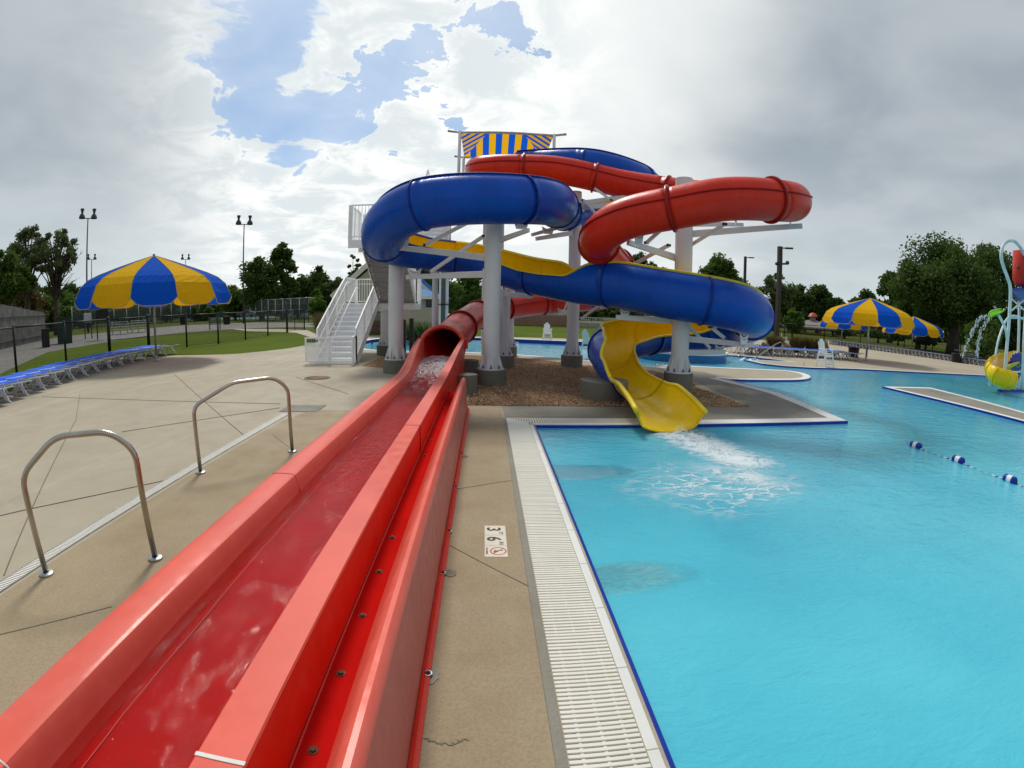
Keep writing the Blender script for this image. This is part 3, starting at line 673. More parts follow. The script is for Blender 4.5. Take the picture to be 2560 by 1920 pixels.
def red_tube():
    P = smooth_path(red_pts, 8, 12); S = arclen(P); FR = frames(P); r = .45; n = 40
    seg = 2.25; nseg = round(S[-1]/seg); seg = S[-1]/nseg; start = 0
    for k in range(nseg):
        idx = [i for i in range(len(P)) if k*seg-1e-6 <= S[i] <= (k+1)*seg+1e-6]
        if idx[0] > 0 and k: idx = [idx[0]-1]+idx
        rows = []
        for i in idx:
            p, d, sd, up = FR[i]; rr = r
            if S[i] > S[-1]-.9: rr = r+.05*sm((S[i]-S[-1]+.9)/.9)
            rows.append([p+(sd*math.cos(2*math.pi*a/n)+up*math.sin(2*math.pi*a/n))*rr for a in range(n)])
        mb = MB()
        for q in rows: mb.v += [tuple(v) for v in q]
        m = len(rows)
        for q in rows:
            c = sum(q, Vector())/n; mb.v += [tuple(c+(v-c)*.965) for v in q]
        for i in range(m-1):
            for a in range(n):
                mb.f.append((i*n+a, i*n+(a+1) % n, (i+1)*n+(a+1) % n, (i+1)*n+a)); mb.m.append(0)
                o = m*n; mb.f.append((o+i*n+a, o+(i+1)*n+a, o+(i+1)*n+(a+1) % n, o+i*n+(a+1) % n)); mb.m.append(1)
        for i in (0, m-1):
            for a in range(n):
                f = (i*n+a, i*n+(a+1) % n, m*n+i*n+(a+1) % n, m*n+i*n+a); mb.f.append(f if i else f[::-1]); mb.m.append(0)
        ts = mb.build('tube_section', ['red_fiberglass', 'red_trough'], SLIDE, True)
        # lengthwise seam flanges on both sides, just above the middle
        for s_ in (1, -1):
            sm_ = MB(); rr_ = []
            for i in idx:
                p, d, sd, up = FR[i]; a = R(14); dr = (sd*s_*math.cos(a)+up*math.sin(a)); nn = dr.cross(d)
                rr_.append([p+dr*(r-.004)+nn*.012, p+dr*(r+.034)+nn*.012, p+dr*(r+.034)-nn*.012, p+dr*(r-.004)-nn*.012])
            sweep_section(rr_, 'seam_flange', ['red_seam'], ts, smooth=False)
    for k in range(1, nseg+1):
        s = k*seg-(.02 if k == nseg else 0); i = min(range(len(P)), key=lambda j: abs(S[j]-s)); p, d, sd, up = FR[i]
        if k == nseg: continue
        rows = []
        for (ro, off) in ((r-.01, -.035), (r+.045, -.035), (r+.058, -.012), (r+.058, .012), (r+.045, .035), (r-.01, .035)):
            rows.append([p+d*off+(sd*math.cos(2*math.pi*a/n)+up*math.sin(2*math.pi*a/n))*ro for a in range(n)])
        mb = MB()
        for q in rows: mb.v += [tuple(v) for v in q]
        for i in range(len(rows)-1):
            for a in range(n): mb.f.append((i*n+a, i*n+(a+1) % n, (i+1)*n+(a+1) % n, (i+1)*n+a)); mb.m.append(0)
        mb.build('joint_flange', 'red_seam', SLIDE, 'auto')
    # mouth: bell-shaped hood joining the tube to the trough walls
    p = Vector((-1.09, MY, .93)); mb = MB(); n = 48
    prof = [(.44, .55), (.475, .25), (.50, .05), (.515, -.02), (.56, -.045), (.592, -.02), (.59, .05), (.55, .12), (.52, .3), (.50, .55)]
    for rr, dy in prof:
        for a in range(n):
            t = 2*math.pi*a/n; x = math.cos(t)*rr; z = math.sin(t)*rr*(.90 if math.sin(t) > 0 else 1.)
            mb.v.append((p.x+x, p.y+dy, p.z+z-.02))
    for i in range(len(prof)-1):
        for a in range(n):
            t = 2*math.pi*(a+.5)/n
            if i >= 3 and math.sin(t) < -.15 and i < 6: continue
            mb.f.append((i*n+a, i*n+(a+1) % n, (i+1)*n+(a+1) % n, (i+1)*n+a)); mb.m.append(0)
    mb.build('tube_mouth', 'red_rim', SLIDE, True)
    for s_, x in ((-1, -1.655), (1, -.50)):
        m = MB(); m.box((x-.05, MY-.10, .86), (x+.05, MY-.03, 1.12)); m.build('hood_bracket', 'red_fiberglass', SLIDE, bevel=.012)
red_tube()
# piers beneath the red slide
for i, (px, py, rr, h, lab) in enumerate(((1172, 984, .24, .42, 'short round grey concrete pier nearest the pool corner, beside the red runout'), (1176, 948, .26, .50, 'dark round concrete pier behind another pier and beside the red tube mouth'))):
    c = G(px, py); m = MB(); m.cyl((c.x-.05, c.y+.1), rr, -.05, h, 32); tag(m.build('concrete_pier', 'pier_concrete', None, 'auto', .012), lab, 'pier', 'concrete piers of the slides')
c = G(1510, 1000); m = MB(); m.cyl((c.x+.05, c.y+.25), .52, -.05, .40, 40); tag(m.build('concrete_pier', 'pier_concrete', None, 'auto', .012), 'wide low round concrete pier under the blue and yellow slide exit', 'pier', 'concrete piers of the slides')
# ================================================================== BLUE SLIDE
BLU = thing('open_water_slide', 'open blue slide with yellow inside, winding down to end in the pool', 'water slide', (2.9, 8.5, 0))
# px, py, range, left wall angle, right wall angle (degrees above the middle of the flume)
BLUE = [(1300,418,17.9,30,60),(1400,414,17.2,4,62),(1480,416,17.0,2,64),(1560,437,17.3,0,64),(1618,462,18.4,0,64),(1622,492,19.8,0,60),(1570,512,19.6,2,48),(1500,522,18.6,6,40),(1440,532,17.2,14,40),(1400,530,15.6,30,30),(1396,520,14.2,48,18),(1384,510,13.0,60,6),(1340,502,12.0,64,2),(1240,498,11.4,65,0),(1137,500,11.2,65,0),(1040,515,11.35,65,0),(972,556,12.0,65,0),(958,594,12.9,64,0),(985,612,13.7,60,0),(1100,629,14.0,42,0),(1200,643,14.0,42,2),(1300,677,13.6,46,2),(1370,690,13.1,46,3),(1436,702,12.6,10,8),(1500,708,12.2,0,50),(1556,713,11.95,0,64),(1640,730,11.7,0,65),(1760,750,11.7,0,65),(1850,770,12.3,0,65),(1883,792,13.4,0,64),(1860,812,14.8,0,58),(1780,826,15.4,0,52),(1700,832,15.2,0,50),(1610,836,14.2,0,52),(1560,850,13.4,0,60),((3.26,12.5,1.02),0,0,-2,62),((3.08,11.8,.90),0,0,-6,66),((3.03,11.1,.77),0,0,-14,58),((3.06,10.35,.68),0,0,-18,16),((3.10,9.5,.65),0,0,-18,-14),((3.05,8.75,.62),0,0,-10,-8),((2.98,8.05,.60),0,0,-12,-10),((2.95,7.26,.42),0,0,-12,-10)]
def blue_flume():
    pts = [Vector(a) if isinstance(a, tuple) else AR(a, b, c) for a, b, c, _, _ in BLUE]; per = 8
    P = smooth_path(pts, per, 10); N = len(P); S = arclen(P); FR = frames(P); r0 = .57
    def key(i, j):
        t = i/per; k = min(int(t), len(BLUE)-2); u = sm(t-k); return BLUE[k][j]*(1-u)+BLUE[k+1][j]*u
    seg = 2.3; nseg = round(S[-1]/seg); seg = S[-1]/nseg; n = 30
    def ring(i, rr, da=0):
        p, d, sd, up = FR[i]; aL = key(i, 3)+da; aR = key(i, 4)+da; out = []
        e = .55*sm((S[i]-S[-1]+1.1)/1.1); rr = rr*(1+.03*e)         # flat broad floor at the exit
        for k in range(n+1):
            a = (-180-aL)+(180+aL+aR)*k/n    # -180 = left middle, -90 bottom, 0 right middle
            a = R(a); x = math.cos(a)*rr; y = math.sin(a)*rr
            if e > 0 and y < 0: q = abs(x)/rr; y = y*(1-e)+e*(-rr*(.62 if q < .80 else .62*(1-((q-.80)/.20)**1.6)))
            out.append(p+sd*x+up*y)
        return out
    for k in range(nseg):
        idx = [i for i in range(N) if k*seg-1e-6 <= S[i] <= (k+1)*seg+1e-6]
        if k: idx = [idx[0]-1]+idx
        mb = MB(); W = n+1; m = len(idx)
        last = k == nseg-1
        for i in idx: mb.v += [tuple(v) for v in ring(i, r0)]
        for i in idx: mb.v += [tuple(v) for v in ring(i, r0-.022)]
        for a in range(m-1):
            for b in range(n):
                mb.f.append((a*W+b, (a+1)*W+b, (a+1)*W+b+1, a*W+b+1)); mb.m.append(1 if last else 0)
                o = m*W; mb.f.append((o+a*W+b, o+a*W+b+1, o+(a+1)*W+b+1, o+(a+1)*W+b)); mb.m.append(1)
            for b in (0, n):
                f = (a*W+b, m*W+a*W+b, m*W+(a+1)*W+b, (a+1)*W+b); mb.f.append(f if b else f[::-1]); mb.m.append(1)
        for a in (0, m-1):
            for b in range(n): mb.f.append((a*W+b, a*W+b+1, m*W+a*W+b+1, m*W+a*W+b)); mb.m.append(1)
        ts = mb.build('flume_section', ['blue_fiberglass', 'yellow_fiberglass'], BLU, True)
        # rolled rim along both edges
        for side in (0, n):
            rows = []
            for i in idx:
                p = FR[i][0]; q = ring(i, r0)[side]; q2 = ring(i, r0-.022)[side]; o = (q-p).normalized(); tg = o.cross(FR[i][1]).normalized()
                wd = .045 if not last else .06
                if False:
                    oh = Vector((o.x, o.y, 0)).normalized(); rows.append([q2-oh*.01+Vector((0, 0, .004)), q2+oh*.03+Vector((0, 0, .022)), q+oh*.055+Vector((0, 0, .012)), q+oh*.07-Vector((0, 0, .03)), q+oh*.03-Vector((0, 0, min(.42, max(.05, q.z+.04)))), q-oh*.10-Vector((0, 0, min(.42, max(.05, q.z+.04)))), q+oh*.035-Vector((0, 0, .03))])
                elif k >= nseg-4:
                    oh = o; mid_ = q+oh*.022; rows.append([mid_+(oh*math.cos(w_)+tg*math.sin(w_))*(.034 if not last else .045) for w_ in [2*math.pi*v_/8 for v_ in range(8)]])
                else: rows.append([q2-o*.004+tg*.012, q+o*wd+tg*.012, q+o*wd-tg*.012, q2-o*.004-tg*.012])
            ang = sum(key(i, 3 if side == 0 else 4) for i in idx)/len(idx); sweep_section(rows, 'rim', ['blue_seam' if ang > 34 and k < nseg*.5 else 'yellow_rim'], ts, smooth=True if k >= nseg-4 else ('auto' if last else False))  # high rims of the upper loops: underside shade put into the dark blue
    for k in range(1, nseg):
        i = min(range(N), key=lambda j: abs(S[j]-k*seg)); d = FR[i][1]; A = ring(i, r0-.004); B = ring(i, r0+.034)
        if S[i] > S[-1]-1.: continue
        rows = [[A[b]-d*.016, B[b]-d*.016, B[b]+d*.016, A[b]+d*.016] for b in range(n+1)]
        sweep_section(rows, 'joint_flange', ['blue_seam'], BLU, smooth='auto')
    return P
BLP = blue_flume()
# ================================================================== COLUMNS
COLG = 'white steel columns carrying the slides'
def column(px, py, dx, dy, rad, top_px, label, arms=(), ped=.34, pedh=None, topz=None, pipe=False, cap=False):
    c = G(px, py); c.x += dx; c.y += dy
    t = thing('support_column', label, 'column', (c.x, c.y, 0), 0, COLG)
    h = pedh or .38; rp = ped
    m = MB(); m.cyl((c.x, c.y), rp, -.05, h, 40); m.build('concrete_footing', 'pier_concrete', t, 'auto', .012)
    z1 = topz if topz else ZAT(*top_px, (c.x, c.y))
    m = MB(); m.cyl((c.x, c.y), rad, h+.03, z1, 36); m.build('post', 'white_paint', t, 'auto')
    m = MB(); m.cyl((c.x, c.y), rad+.115, h, h+.035, 36); m.build('base_plate', 'white_paint', t)
    for k in range(8):
        a = 2*math.pi*(k+.5)/8; u = Vector((math.cos(a), math.sin(a), 0)); w = Vector((-u.y, u.x, 0))*.007; b = Vector((c.x, c.y, h+.035))
        m = MB(); m.slab([b+u*(rad-.01)-w, b+u*(rad+.095)-w, b+u*(rad+.095)+Vector((0, 0, .05))-w, b+u*(rad+.005)+Vector((0, 0, .34))-w, b+u*(rad-.01)+Vector((0, 0, .34))-w], w*2); m.build('gusset', 'white_paint', t)
        a = 2*math.pi*k/8; u = Vector((math.cos(a), math.sin(a), 0)); q = b+u*(rad+.07)
        m = MB(); m.cyl((q.x, q.y), .026, q.z, q.z+.03, 6); m.cyl((q.x, q.y), .014, q.z+.03, q.z+.085, 8); m.build('anchor_bolt', 'bolt_steel', t)
    if cap:
        m = MB(); m.cyl((c.x, c.y), rad+.07, z1, z1+.05, 24); m.build('cap_plate', 'white_paint', t)
    for (kind, a, b, w, hh) in arms:
        p = Vector(a) if len(a) == 3 and isinstance(a, Vector) else AR(*a); q = AR(*b)
        if kind == 'arm':
            m = MB(); m.bar(p, q, w, hh, taper=.72); o = m.build('support_arm', 'white_paint', t, bevel=.006)
            m = MB(); d = (q-p).normalized(); m.bar(p-d*.02, p+d*.03, w*1.25, hh*1.7); m.build('mounting_plate', 'white_paint', o)
        elif kind == 'strut':
            m = MB(); m.bar(p, q, w, hh); o = m.build('strut', 'white_paint', t, bevel=.004)
            for e in (p, q):
                d = (q-p).normalized(); sd = d.cross(Vector((0, 0, 1))).normalized(); m = MB(); m.tube([e-sd*.05, e+sd*.05], .035, 10); m.build('pivot_bolt', 'dark_steel', o)
        else:   # saddle
            u = (q-p).normalized(); v = Vector((0, 0, 1)); y = u.cross(v)*.012
            pts = []
            m = MB(); L = (q-p).length
            top = [p+u*(L*k/6)+v*(hh-.10*math.sin(math.pi*k/6)*hh/.3) for k in range(7)]
            bot = [q-u*L*.2, p+u*L*.2]
            m.slab([x-y for x in [*top[::-1], *bot[::-1]]], y*2); o = m.build('saddle_bracket', 'white_paint', t)
            for k in range(1, 6):
                e = p+u*(L*k/6)+v*(hh-.10*math.sin(math.pi*k/6)*hh/.3-.05); m = MB(); m.tube([e-y*2.2, e+y*2.2], .014, 8); m.build('bolt', 'dark_steel', o)
    if pipe:
        m = MB(); m.box((c.x-.10, c.y-rad-.10, .3), (c.x+.10, c.y-rad, z1)); m.build('down_pipe', 'grey_pipe', t)
        zb = ZAT(1107, 761, (c.x, c.y)); m = MB(); m.cyl((c.x, c.y-.05), rad+.09, zb-.02, zb+.02, 20); m.build('strap', 'black_paint', t)
    return t, c
def sad(px, py, rr, w=.34, h=.24, ang=0):
    p = AR(px, py, rr); u = Vector((math.cos(ang), math.sin(ang), 0))*w/2
    return p-u, p+u, h
def add_saddle(t, px, py, rr, w=.36, h=.26, ang=0.):
    p = AR(px, py, rr); u = Vector((math.cos(ang), math.sin(ang), 0)); v = Vector((0, 0, 1)); y = Vector((-u.y, u.x, 0))*.010
    top = [p+u*(w*(k/6-.5))+v*(h-.32*h*math.sin(math.pi*k/6)) for k in range(7)]; bot = [p-u*w*.34, p+u*w*.34]
    m = MB(); m.slab([x-y for x in bot+top[::-1]], y*2); o = m.build('saddle_bracket', 'white_paint', t)
    for k in range(1, 6):
        e = p+u*(w*(k/6-.5))+v*(h-.32*h*math.sin(math.pi*k/6)-.05); m = MB(); m.tube([e-y*2.2, e+y*2.2], .012, 8); m.build('bolt', 'dark_steel', o)
A, S_ = 'arm', 'strut'
c1, C1 = column(1227, 966, 0, .33, .205, (1232, 560), 'thick white column with two long arms to the left, under the upper blue loop',
    [(A, (1219, 645, 12.2), (975, 617, 12.7), .10, .17), (A, (1212, 686, 12.5), (1016, 693, 13.6), .10, .17), (A, (1240, 604, 12.2), (1322, 575, 11.3), .09, .13),
     (S_, (1062, 613, 12.55), (1170, 556, 12.2), .06, .09), (S_, (1075, 681, 13.2), (1210, 590, 12.3), .06, .09)], ped=.38)
add_saddle(c1, 1007, 617, 12.6); add_saddle(c1, 1038, 693, 13.4, .34, .24); add_saddle(c1, 1303, 573, 11.6, .36, .16, .3)
c2, C2 = column(1433, 919, 0, .33, .20, (1443, 480), 'tall white column behind the lifeguard gap, between the blue loop and the red curl',
    [(A, (1457, 519, 16), (1600, 508, 15.0), .10, .15), (A, (1455, 508, 16.1), (1605, 487, 16.0), .10, .15), (S_, (1459, 452, 16.2), (1528, 500, 15.7), .06, .08), (S_, (1458, 500, 16), (1500, 548, 15.2), .06, .08),
     (A, (1427, 583, 16), (1341, 597, 14.0), .10, .15), (A, (1424, 779, 16.2), (1398, 784, 17.8), .09, .15), (S_, (1452, 798, 15.8), (1500, 762, 14.5), .05, .07), (S_, (1410, 779, 17.4), (1422, 742, 16.4), .05, .06),
     (A, (1430, 488, 16.1), (1418, 470, 15.0), .09, .14), (A, (1430, 560, 16), (1330, 587, 13.6), .09, .12)], ped=.36)
add_saddle(c2, 1370, 585, 13.6, .36, .2, .2); add_saddle(c2, 1404, 784, 17.6, .3, .2)
c3, C3_ = column(1697, 984, .12, .40, .215, (1703, 447), 'tall white column carrying both the red curl and the lower blue loop',
    [(A, (1719, 586, 12.5), (2006, 565, 12.4), .10, .16), (A, (1697, 647, 12.5), (1570, 606, 11.2), .12, .16), (S_, (1727, 613, 12.6), (1812, 560, 11.4), .05, .08), (S_, (1616, 607, 11.4), (1652, 575, 11.0), .05, .08),
     (S_, (1672, 613, 12.6), (1578, 664, 13.6), .06, .09), (A, (1706, 846, 12.4), (1886, 864, 12.5), .10, .15), (A, (1693, 803, 12.4), (1540, 793, 12.0), .12, .16), (A, (1710, 882, 12.6), (1812, 880, 14.6), .10, .15),
     (S_, (1719, 813, 12.5), (1776, 871, 13.8), .05, .08), (S_, (1776, 817, 12.0), (1812, 846, 12.5), .05, .08), (A, (1722, 560, 12.6), (1857, 562, 14.0), .1, .13)], ped=.36, pedh=.46)
add_saddle(c3, 1976, 563, 12.2, .36, .22, .9); add_saddle(c3, 1597, 611, 11.2, .30, .28, .5); add_saddle(c3, 1859, 861, 12.3, .38, .24, .5); add_saddle(c3, 1799, 881, 14.4, .30, .22); add_saddle(c3, 1562, 793, 12.0, .26, .22); add_saddle(c3, 1840, 562, 13.4, .3, .2, 1.2)
c4, C4 = column(1258, 921, 0, .34, .20, (1262, 724), 'white column just behind the nearest one, with a short arm under the blue slide', [(A, (1262, 735, 15.3), (1330, 742, 14.3), .12, .16)], ped=.36, topz=None)
c5, C5 = column(1272, 892, 0, .3, .19, (1280, 640), 'farthest white column near the river, dark on its left side', [], ped=.33)
c6, C6 = column(960, 889, 0, .34, .20, (957, 778), 'short white capped column under the landing of the staircase', [], ped=.36, cap=True)
c7, C7 = column(987, 935, -.02, .33, .215, (1003, 648), 'white column right of the staircase, behind the two dark posts', [], ped=.38)
c8, C8 = column(1107, 868, 0, .3, .225, (1107, 600), 'pale column with a grey down pipe strapped to it, left of the tube mouth', [], ped=.4, pipe=True)
for i, (px, py, ty, lab) in enumerate(((1009, 921, 799, 'tall dark square post nearest the red tube mouth'), (1029, 897, 796, 'dark square post behind another dark post at the gravel edge'))):
    c = G(px, py); z = ZAT(px, ty, (c.x, c.y)); m = MB(); m.box((c.x-.075, c.y-.075, 0), (c.x+.075, c.y+.075, z)); tag(m.build('square_post', 'bronze_paint', None, bevel=.01), lab, 'post', 'dark posts at the gravel edge')
# ================================================================== TOWER AND STAIRS
TW = thing('slide_tower_stairs', 'white steel staircase with barred railings that climbs to the top of the slides', 'staircase', (-5, 16, 0))
def part(mb, name, mat, parent, **k): return mb.build(name, mat, parent, **k)
def flight(x0, x1, ya, za, yb, zb, n, closed_below=True):
    t = MB(); dy = (yb-ya)/n; dz = (zb-za)/n
    for i in range(n):
        y = ya+dy*i; z = za+dz*(i+1)
        a, b = sorted((y, y+dy)); t.box((x0+.03, a, z-.035), (x1-.03, b, z)); 
        t.box((x0+.03, y-.008, z-dz), (x1-.03, y+.008, z-.036), 1);  # risers in the greyer white, their shading put into the colour
    part(t, 'treads', ['white_steel', 'white_paint'], TW)
    for x in (x0, x1):
        s = MB(); d = Vector((0, yb-ya, zb-za)).normalized(); s.bar((x, ya-d.y*.05, za-.03), (x, yb, zb-.06), .035, .30, up=(0, -d.z if d.y > 0 else d.z, abs(d.y))); part(s, 'stringer', 'white_steel', TW)
def rail(p, q, h=1.05, step=.11, name='railing', post=.05, mid=False, x_off=0., mat='white_steel'):
    p = Vector(p); q = Vector(q); m = MB(); up = Vector((0, 0, 1)); L = (q-p).length; n = max(2, int(L/step))
    m.bar(p+up*h, q+up*h, post, .04); m.bar(p+up*.09, q+up*.09, .03, .03)
    for i in range(n+1): a = p+(q-p)*i/n; m.bar(a+up*.09, a+up*(h-.01), .016, .016)
    for i in range(0, max(1, round(L/1.3))+1): a = p+(q-p)*i/max(1, round(L/1.3)); m.bar(a+up*-.12, a+up*(h+.0), post*1.3, post*1.3)
    return part(m, name, mat, TW)
X0, X1, X2 = -5.72, -4.36, -2.86
flight(X0, X1, 16.15, 0, 19.55, 2.02, 12)
def slabbox(a, b, name='landing'): m = MB(); m.box(a, b); m.box((a[0]-.02, a[1]-.02, a[2]-.20), (b[0]+.02, a[1]+.02, a[2]+.02)); m.box((a[0]-.02, b[1]-.02, a[2]-.20), (b[0]+.02, b[1]+.02, a[2]+.02)); return part(m, name, 'white_steel', TW)
slabbox((X0, 19.56, 1.96), (X2, 21.2, 2.02))
flight(X1+.04, X2, 19.85, 2.02, 16.9, 4.03, 12)
# soffit plates seen from below
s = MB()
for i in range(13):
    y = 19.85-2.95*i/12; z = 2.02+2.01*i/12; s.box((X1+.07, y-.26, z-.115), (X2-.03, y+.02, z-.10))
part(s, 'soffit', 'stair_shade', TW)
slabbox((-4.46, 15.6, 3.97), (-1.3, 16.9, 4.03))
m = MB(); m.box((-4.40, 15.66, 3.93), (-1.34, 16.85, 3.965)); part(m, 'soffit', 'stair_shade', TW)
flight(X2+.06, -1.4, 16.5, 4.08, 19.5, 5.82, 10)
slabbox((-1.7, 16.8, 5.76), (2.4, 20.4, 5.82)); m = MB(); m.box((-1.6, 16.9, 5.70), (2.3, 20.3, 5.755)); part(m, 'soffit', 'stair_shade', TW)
rail((X0, 16.15, .10), (X0, 19.55, 2.02)); rail((X1, 16.15, .10), (X1, 19.55, 2.02)); rail((X0, 19.56, 2.02), (X0, 21.2, 2.02)); rail((X0+.06, 21.19, 2.02), (X2-.06, 21.19, 2.02))
rail((X2, 19.85, 2.02), (X2, 21.2, 2.02)); rail((X1+.04, 19.85, 2.12), (X1+.04, 16.95, 4.05)); rail((X2, 19.85, 2.12), (X2, 16.95, 4.05))
rail((-4.45, 15.6, 4.04), (-4.45, 16.9, 4.04), 1.12); rail((-4.39, 15.61, 4.04), (-1.36, 15.61, 4.04), 1.12); rail((-1.3, 15.6, 4.04), (-1.3, 16.9, 4.04), 1.12)
rail((-1.4, 16.5, 4.12), (-1.4, 19.5, 5.84)); rail((X2+.06, 16.5, 4.12), (X2+.06, 19.5, 5.84))
rail((2.4, 17.6, 5.82), (2.4, 20.4, 5.82)); rail((-.6, 20.4, 5.82), (2.4, 20.4, 5.82))
h = MB()                                              # round handrails of the first flight
for x, zz in ((X0+.10, .86), (X0+.42, .48), (X0+.47, .62)):
    h.tube([(x-.1 if zz == .86 else x-.1, 16.0, zz-.05-.35*(zz < .8)), (x, 16.15, zz), (x, 19.5, 2.02+zz), (x, 19.8, 2.02+zz)], .021, 8)
part(h, 'handrail', 'white_steel', TW, smooth=True)
# bottom gate: solid panel and barred leaf
m = MB()
for (x0, x1) in ((-6.0, -5.17), (-5.13, -4.36)):
    y = 15.75; m.bar((x0, y, .10), (x1, y, .10), .04, .05); m.bar((x0, y, .88), (x1, y, .88), .04, .05); m.bar((x0, y, .08), (x0, y, .90), .045, .045); m.bar((x1, y, .08), (x1, y, .90), .045, .045)
for k in range(9): x = -5.09+.085*k; m.bar((x, 15.75, .12), (x, 15.75, .86), .012, .012)
part(m, 'gate', 'white_steel', TW)
m = MB(); [m.box((-5.97+.03*k_, 15.745, .13), (-5.95+.03*k_, 15.752, .72)) for k_ in range(26)]; part(m, 'gate_panel', 'white_steel', TW)
for k in range(5):
    m = MB(); m.box((-5.93+.08*k, 15.74, .73), (-5.89+.08*k, 15.76, .83)); part(m, 'gate_spindle', 'dark_steel', TW)
rail((X1, 15.75, -.0), (X1, 16.15, .05), .88, .08); m = MB(); m.box((X0-.2, 15.8, .0), (X1+.02, 16.2, .07)); part(m, 'base_step', 'white_steel', TW)
# canopy over the top platform
def canopy():
    t = thing('shade_canopy', 'striped blue and yellow fabric canopy on thin white poles above the slide platform', 'canopy', (.6, 18, 5.82))
    x0, x1, y0, y1, z, rz = -1.05, 2.20, 17.0, 20.0, 8.05, .62; ns = 13; mid = (y0+y1)/2
    for side in (0, 1):
        m = MB(); ya, yb = (y0, mid) if side == 0 else (y1, mid)
        for i in range(ns):
            a = x0+(x1-x0)*i/ns; b = x0+(x1-x0)*(i+1)/ns; rows = []
            for x in (a, b):
                f = min(1., (x-x0)/1.0, (x1-x)/1.0); col = []
                for k in range(6):
                    u = k/5*max(f, .02); sag = .10*math.sin(math.pi*(x-x0)/(x1-x0)); col.append((x, ya+(yb-ya)*u+(.0 if u else (sag if side == 0 else -sag)), z+rz*u+(sag*.5 if not u else 0)))
                rows.append(col)
            for k in range(5): m.quad(rows[0][k], rows[1][k], rows[1][k+1], rows[0][k+1], (i+1) % 2)
        part(m, 'canopy_panel', ['canvas_blue', 'canvas_yellow'], t)
    for s_, xe, xi in ((0, x0, x0+1.0), (1, x1, x1-1.0)):
        m = MB(); n = 12
        for i in range(n):
            a = y0+(y1-y0)*i/n; b = y0+(y1-y0)*(i+1)/n
            def pt(y, u): f = 1-abs(y-mid)/(mid-y0); return (xe+(xi-xe)*f*u, y, z+rz*f*u)
            for k in range(4): m.quad(pt(a, k/4), pt(b, k/4), pt(b, (k+1)/4), pt(a, (k+1)/4), i % 2)
        part(m, 'canopy_panel', ['canvas_blue', 'canvas_yellow'], t)
    for x in (x0-.02, x1+.02):
        for y in (y0, y1):
            m = MB(); m.tube([(x, y, 5.8), (x, y, z+.05)], .055, 10); part(m, 'pole', 'white_paint', t, smooth=True)
    m = MB(); m.tube([(x0-.45, y0, z+.06), (x0, y0, z), ((x0+x1)/2, y0+.02, z+.03), (x1, y0, z), (x1+.45, y0, z+.08)], .045, 8); part(m, 'crossbar', 'galvanized', t, smooth=True); m = MB(); m.tube([(x0-.4, y1, z+.05), (x0, y1, z), (x1, y1, z), (x1+.4, y1, z+.05)], .045, 8)
    part(m, 'crossbar', 'galvanized', t, smooth=True)
canopy()
# pointed end of the mesh guard beside the top flight
m = MB(); a = AH(1070, 424, 19.0); m.bar(a, a+Vector((-.14, 0, -.55)), .03, .03); m.bar(a, a+Vector((.18, 0, -.55)), .03, .03); m.bar(a+Vector((-.07, 0, -.28)), a+Vector((.09, 0, -.28)), .02, .02); m.bar(a, a+Vector((.02, 0, -2.6)), .04, .04); part(m, 'guard_tip', 'white_steel', TW)
for y in (15.2, 19.9):
    m = MB(); m.cyl((-4.2 if y > 17 else -1.6, y), .09, 0, 2.0 if y > 17 else 4.0, 12); part(m, 'tower_leg', 'white_paint', TW, smooth='auto')
for (x, y) in ((-.1, 19.6), (.55, 20.6)):
    m = MB(); m.cyl((x, y), .11, -.05, 5.76, 16); part(m, 'tower_leg', 'white_paint', TW, smooth='auto')
m = MB(); m.quad((-2.8, 16.4, 4.1), (-1.35, 15.0, 4.1), (-1.35, 15.0, 5.2), (-2.8, 16.4, 5.2), 0, [(0, 0), (2, 0), (2, 1.1), (0, 1.1)]); part(m, 'mesh_guard', 'white_mesh', TW)
# ================================================================== NEAR FURNITURE
def grab_rail(A_, B_, hA, hB, f1, f2, label, tube_r=.024):
    """A_ far-left foot, B_ right foot; bent stainless tube"""
    t = thing('grab_rail', label, 'handrail', ((A_.x+B_.x)/2, (A_.y+B_.y)/2, 0), 0, 'steel grab rails beside the red runout')
    up = Vector((0, 0, 1)); d = B_-A_
    def fil(P, r=.09, n=6):
        out = [P[0]]
        for i in range(1, len(P)-1):
            a = (P[i-1]-P[i]); b = (P[i+1]-P[i]); q = min(r, a.length*.45, b.length*.45); p0 = P[i]+a.normalized()*q; p2 = P[i]+b.normalized()*q
            for k in range(n+1): u = k/n; out.append(p0*(1-u)**2+P[i]*2*u*(1-u)+p2*u*u)
        out.append(P[-1]); return out
    P = fil([A_, A_+up*hA, A_+d*f1+up*hB, A_+d*f2+up*hB, B_+up*(hB-.16), B_], .11, 8)
    m = MB(); m.tube(P, tube_r, 16); m.build('rail', 'stainless', t, True)
    for p in (A_, B_):
        m = MB(); m.lathe((p.x, p.y, 0), [(0, .006), (.062, .006), (.062, .020), (.052, .026), (.026, .028)], 24); m.build('floor_flange', 'galvanized', t, 'auto')
a = G(117, 1437); b = G(389, 1398)
grab_rail(a, b, .80, 1.06, .34, .80, 'curved stainless steel grab rail nearest the camera, beside the long red runout')
a = G(502, 1183); b = G(731, 1130)
grab_rail(a, b, .80, 1.02, .40, .84, 'curved stainless steel grab rail farther up the deck, nearer the staircase')
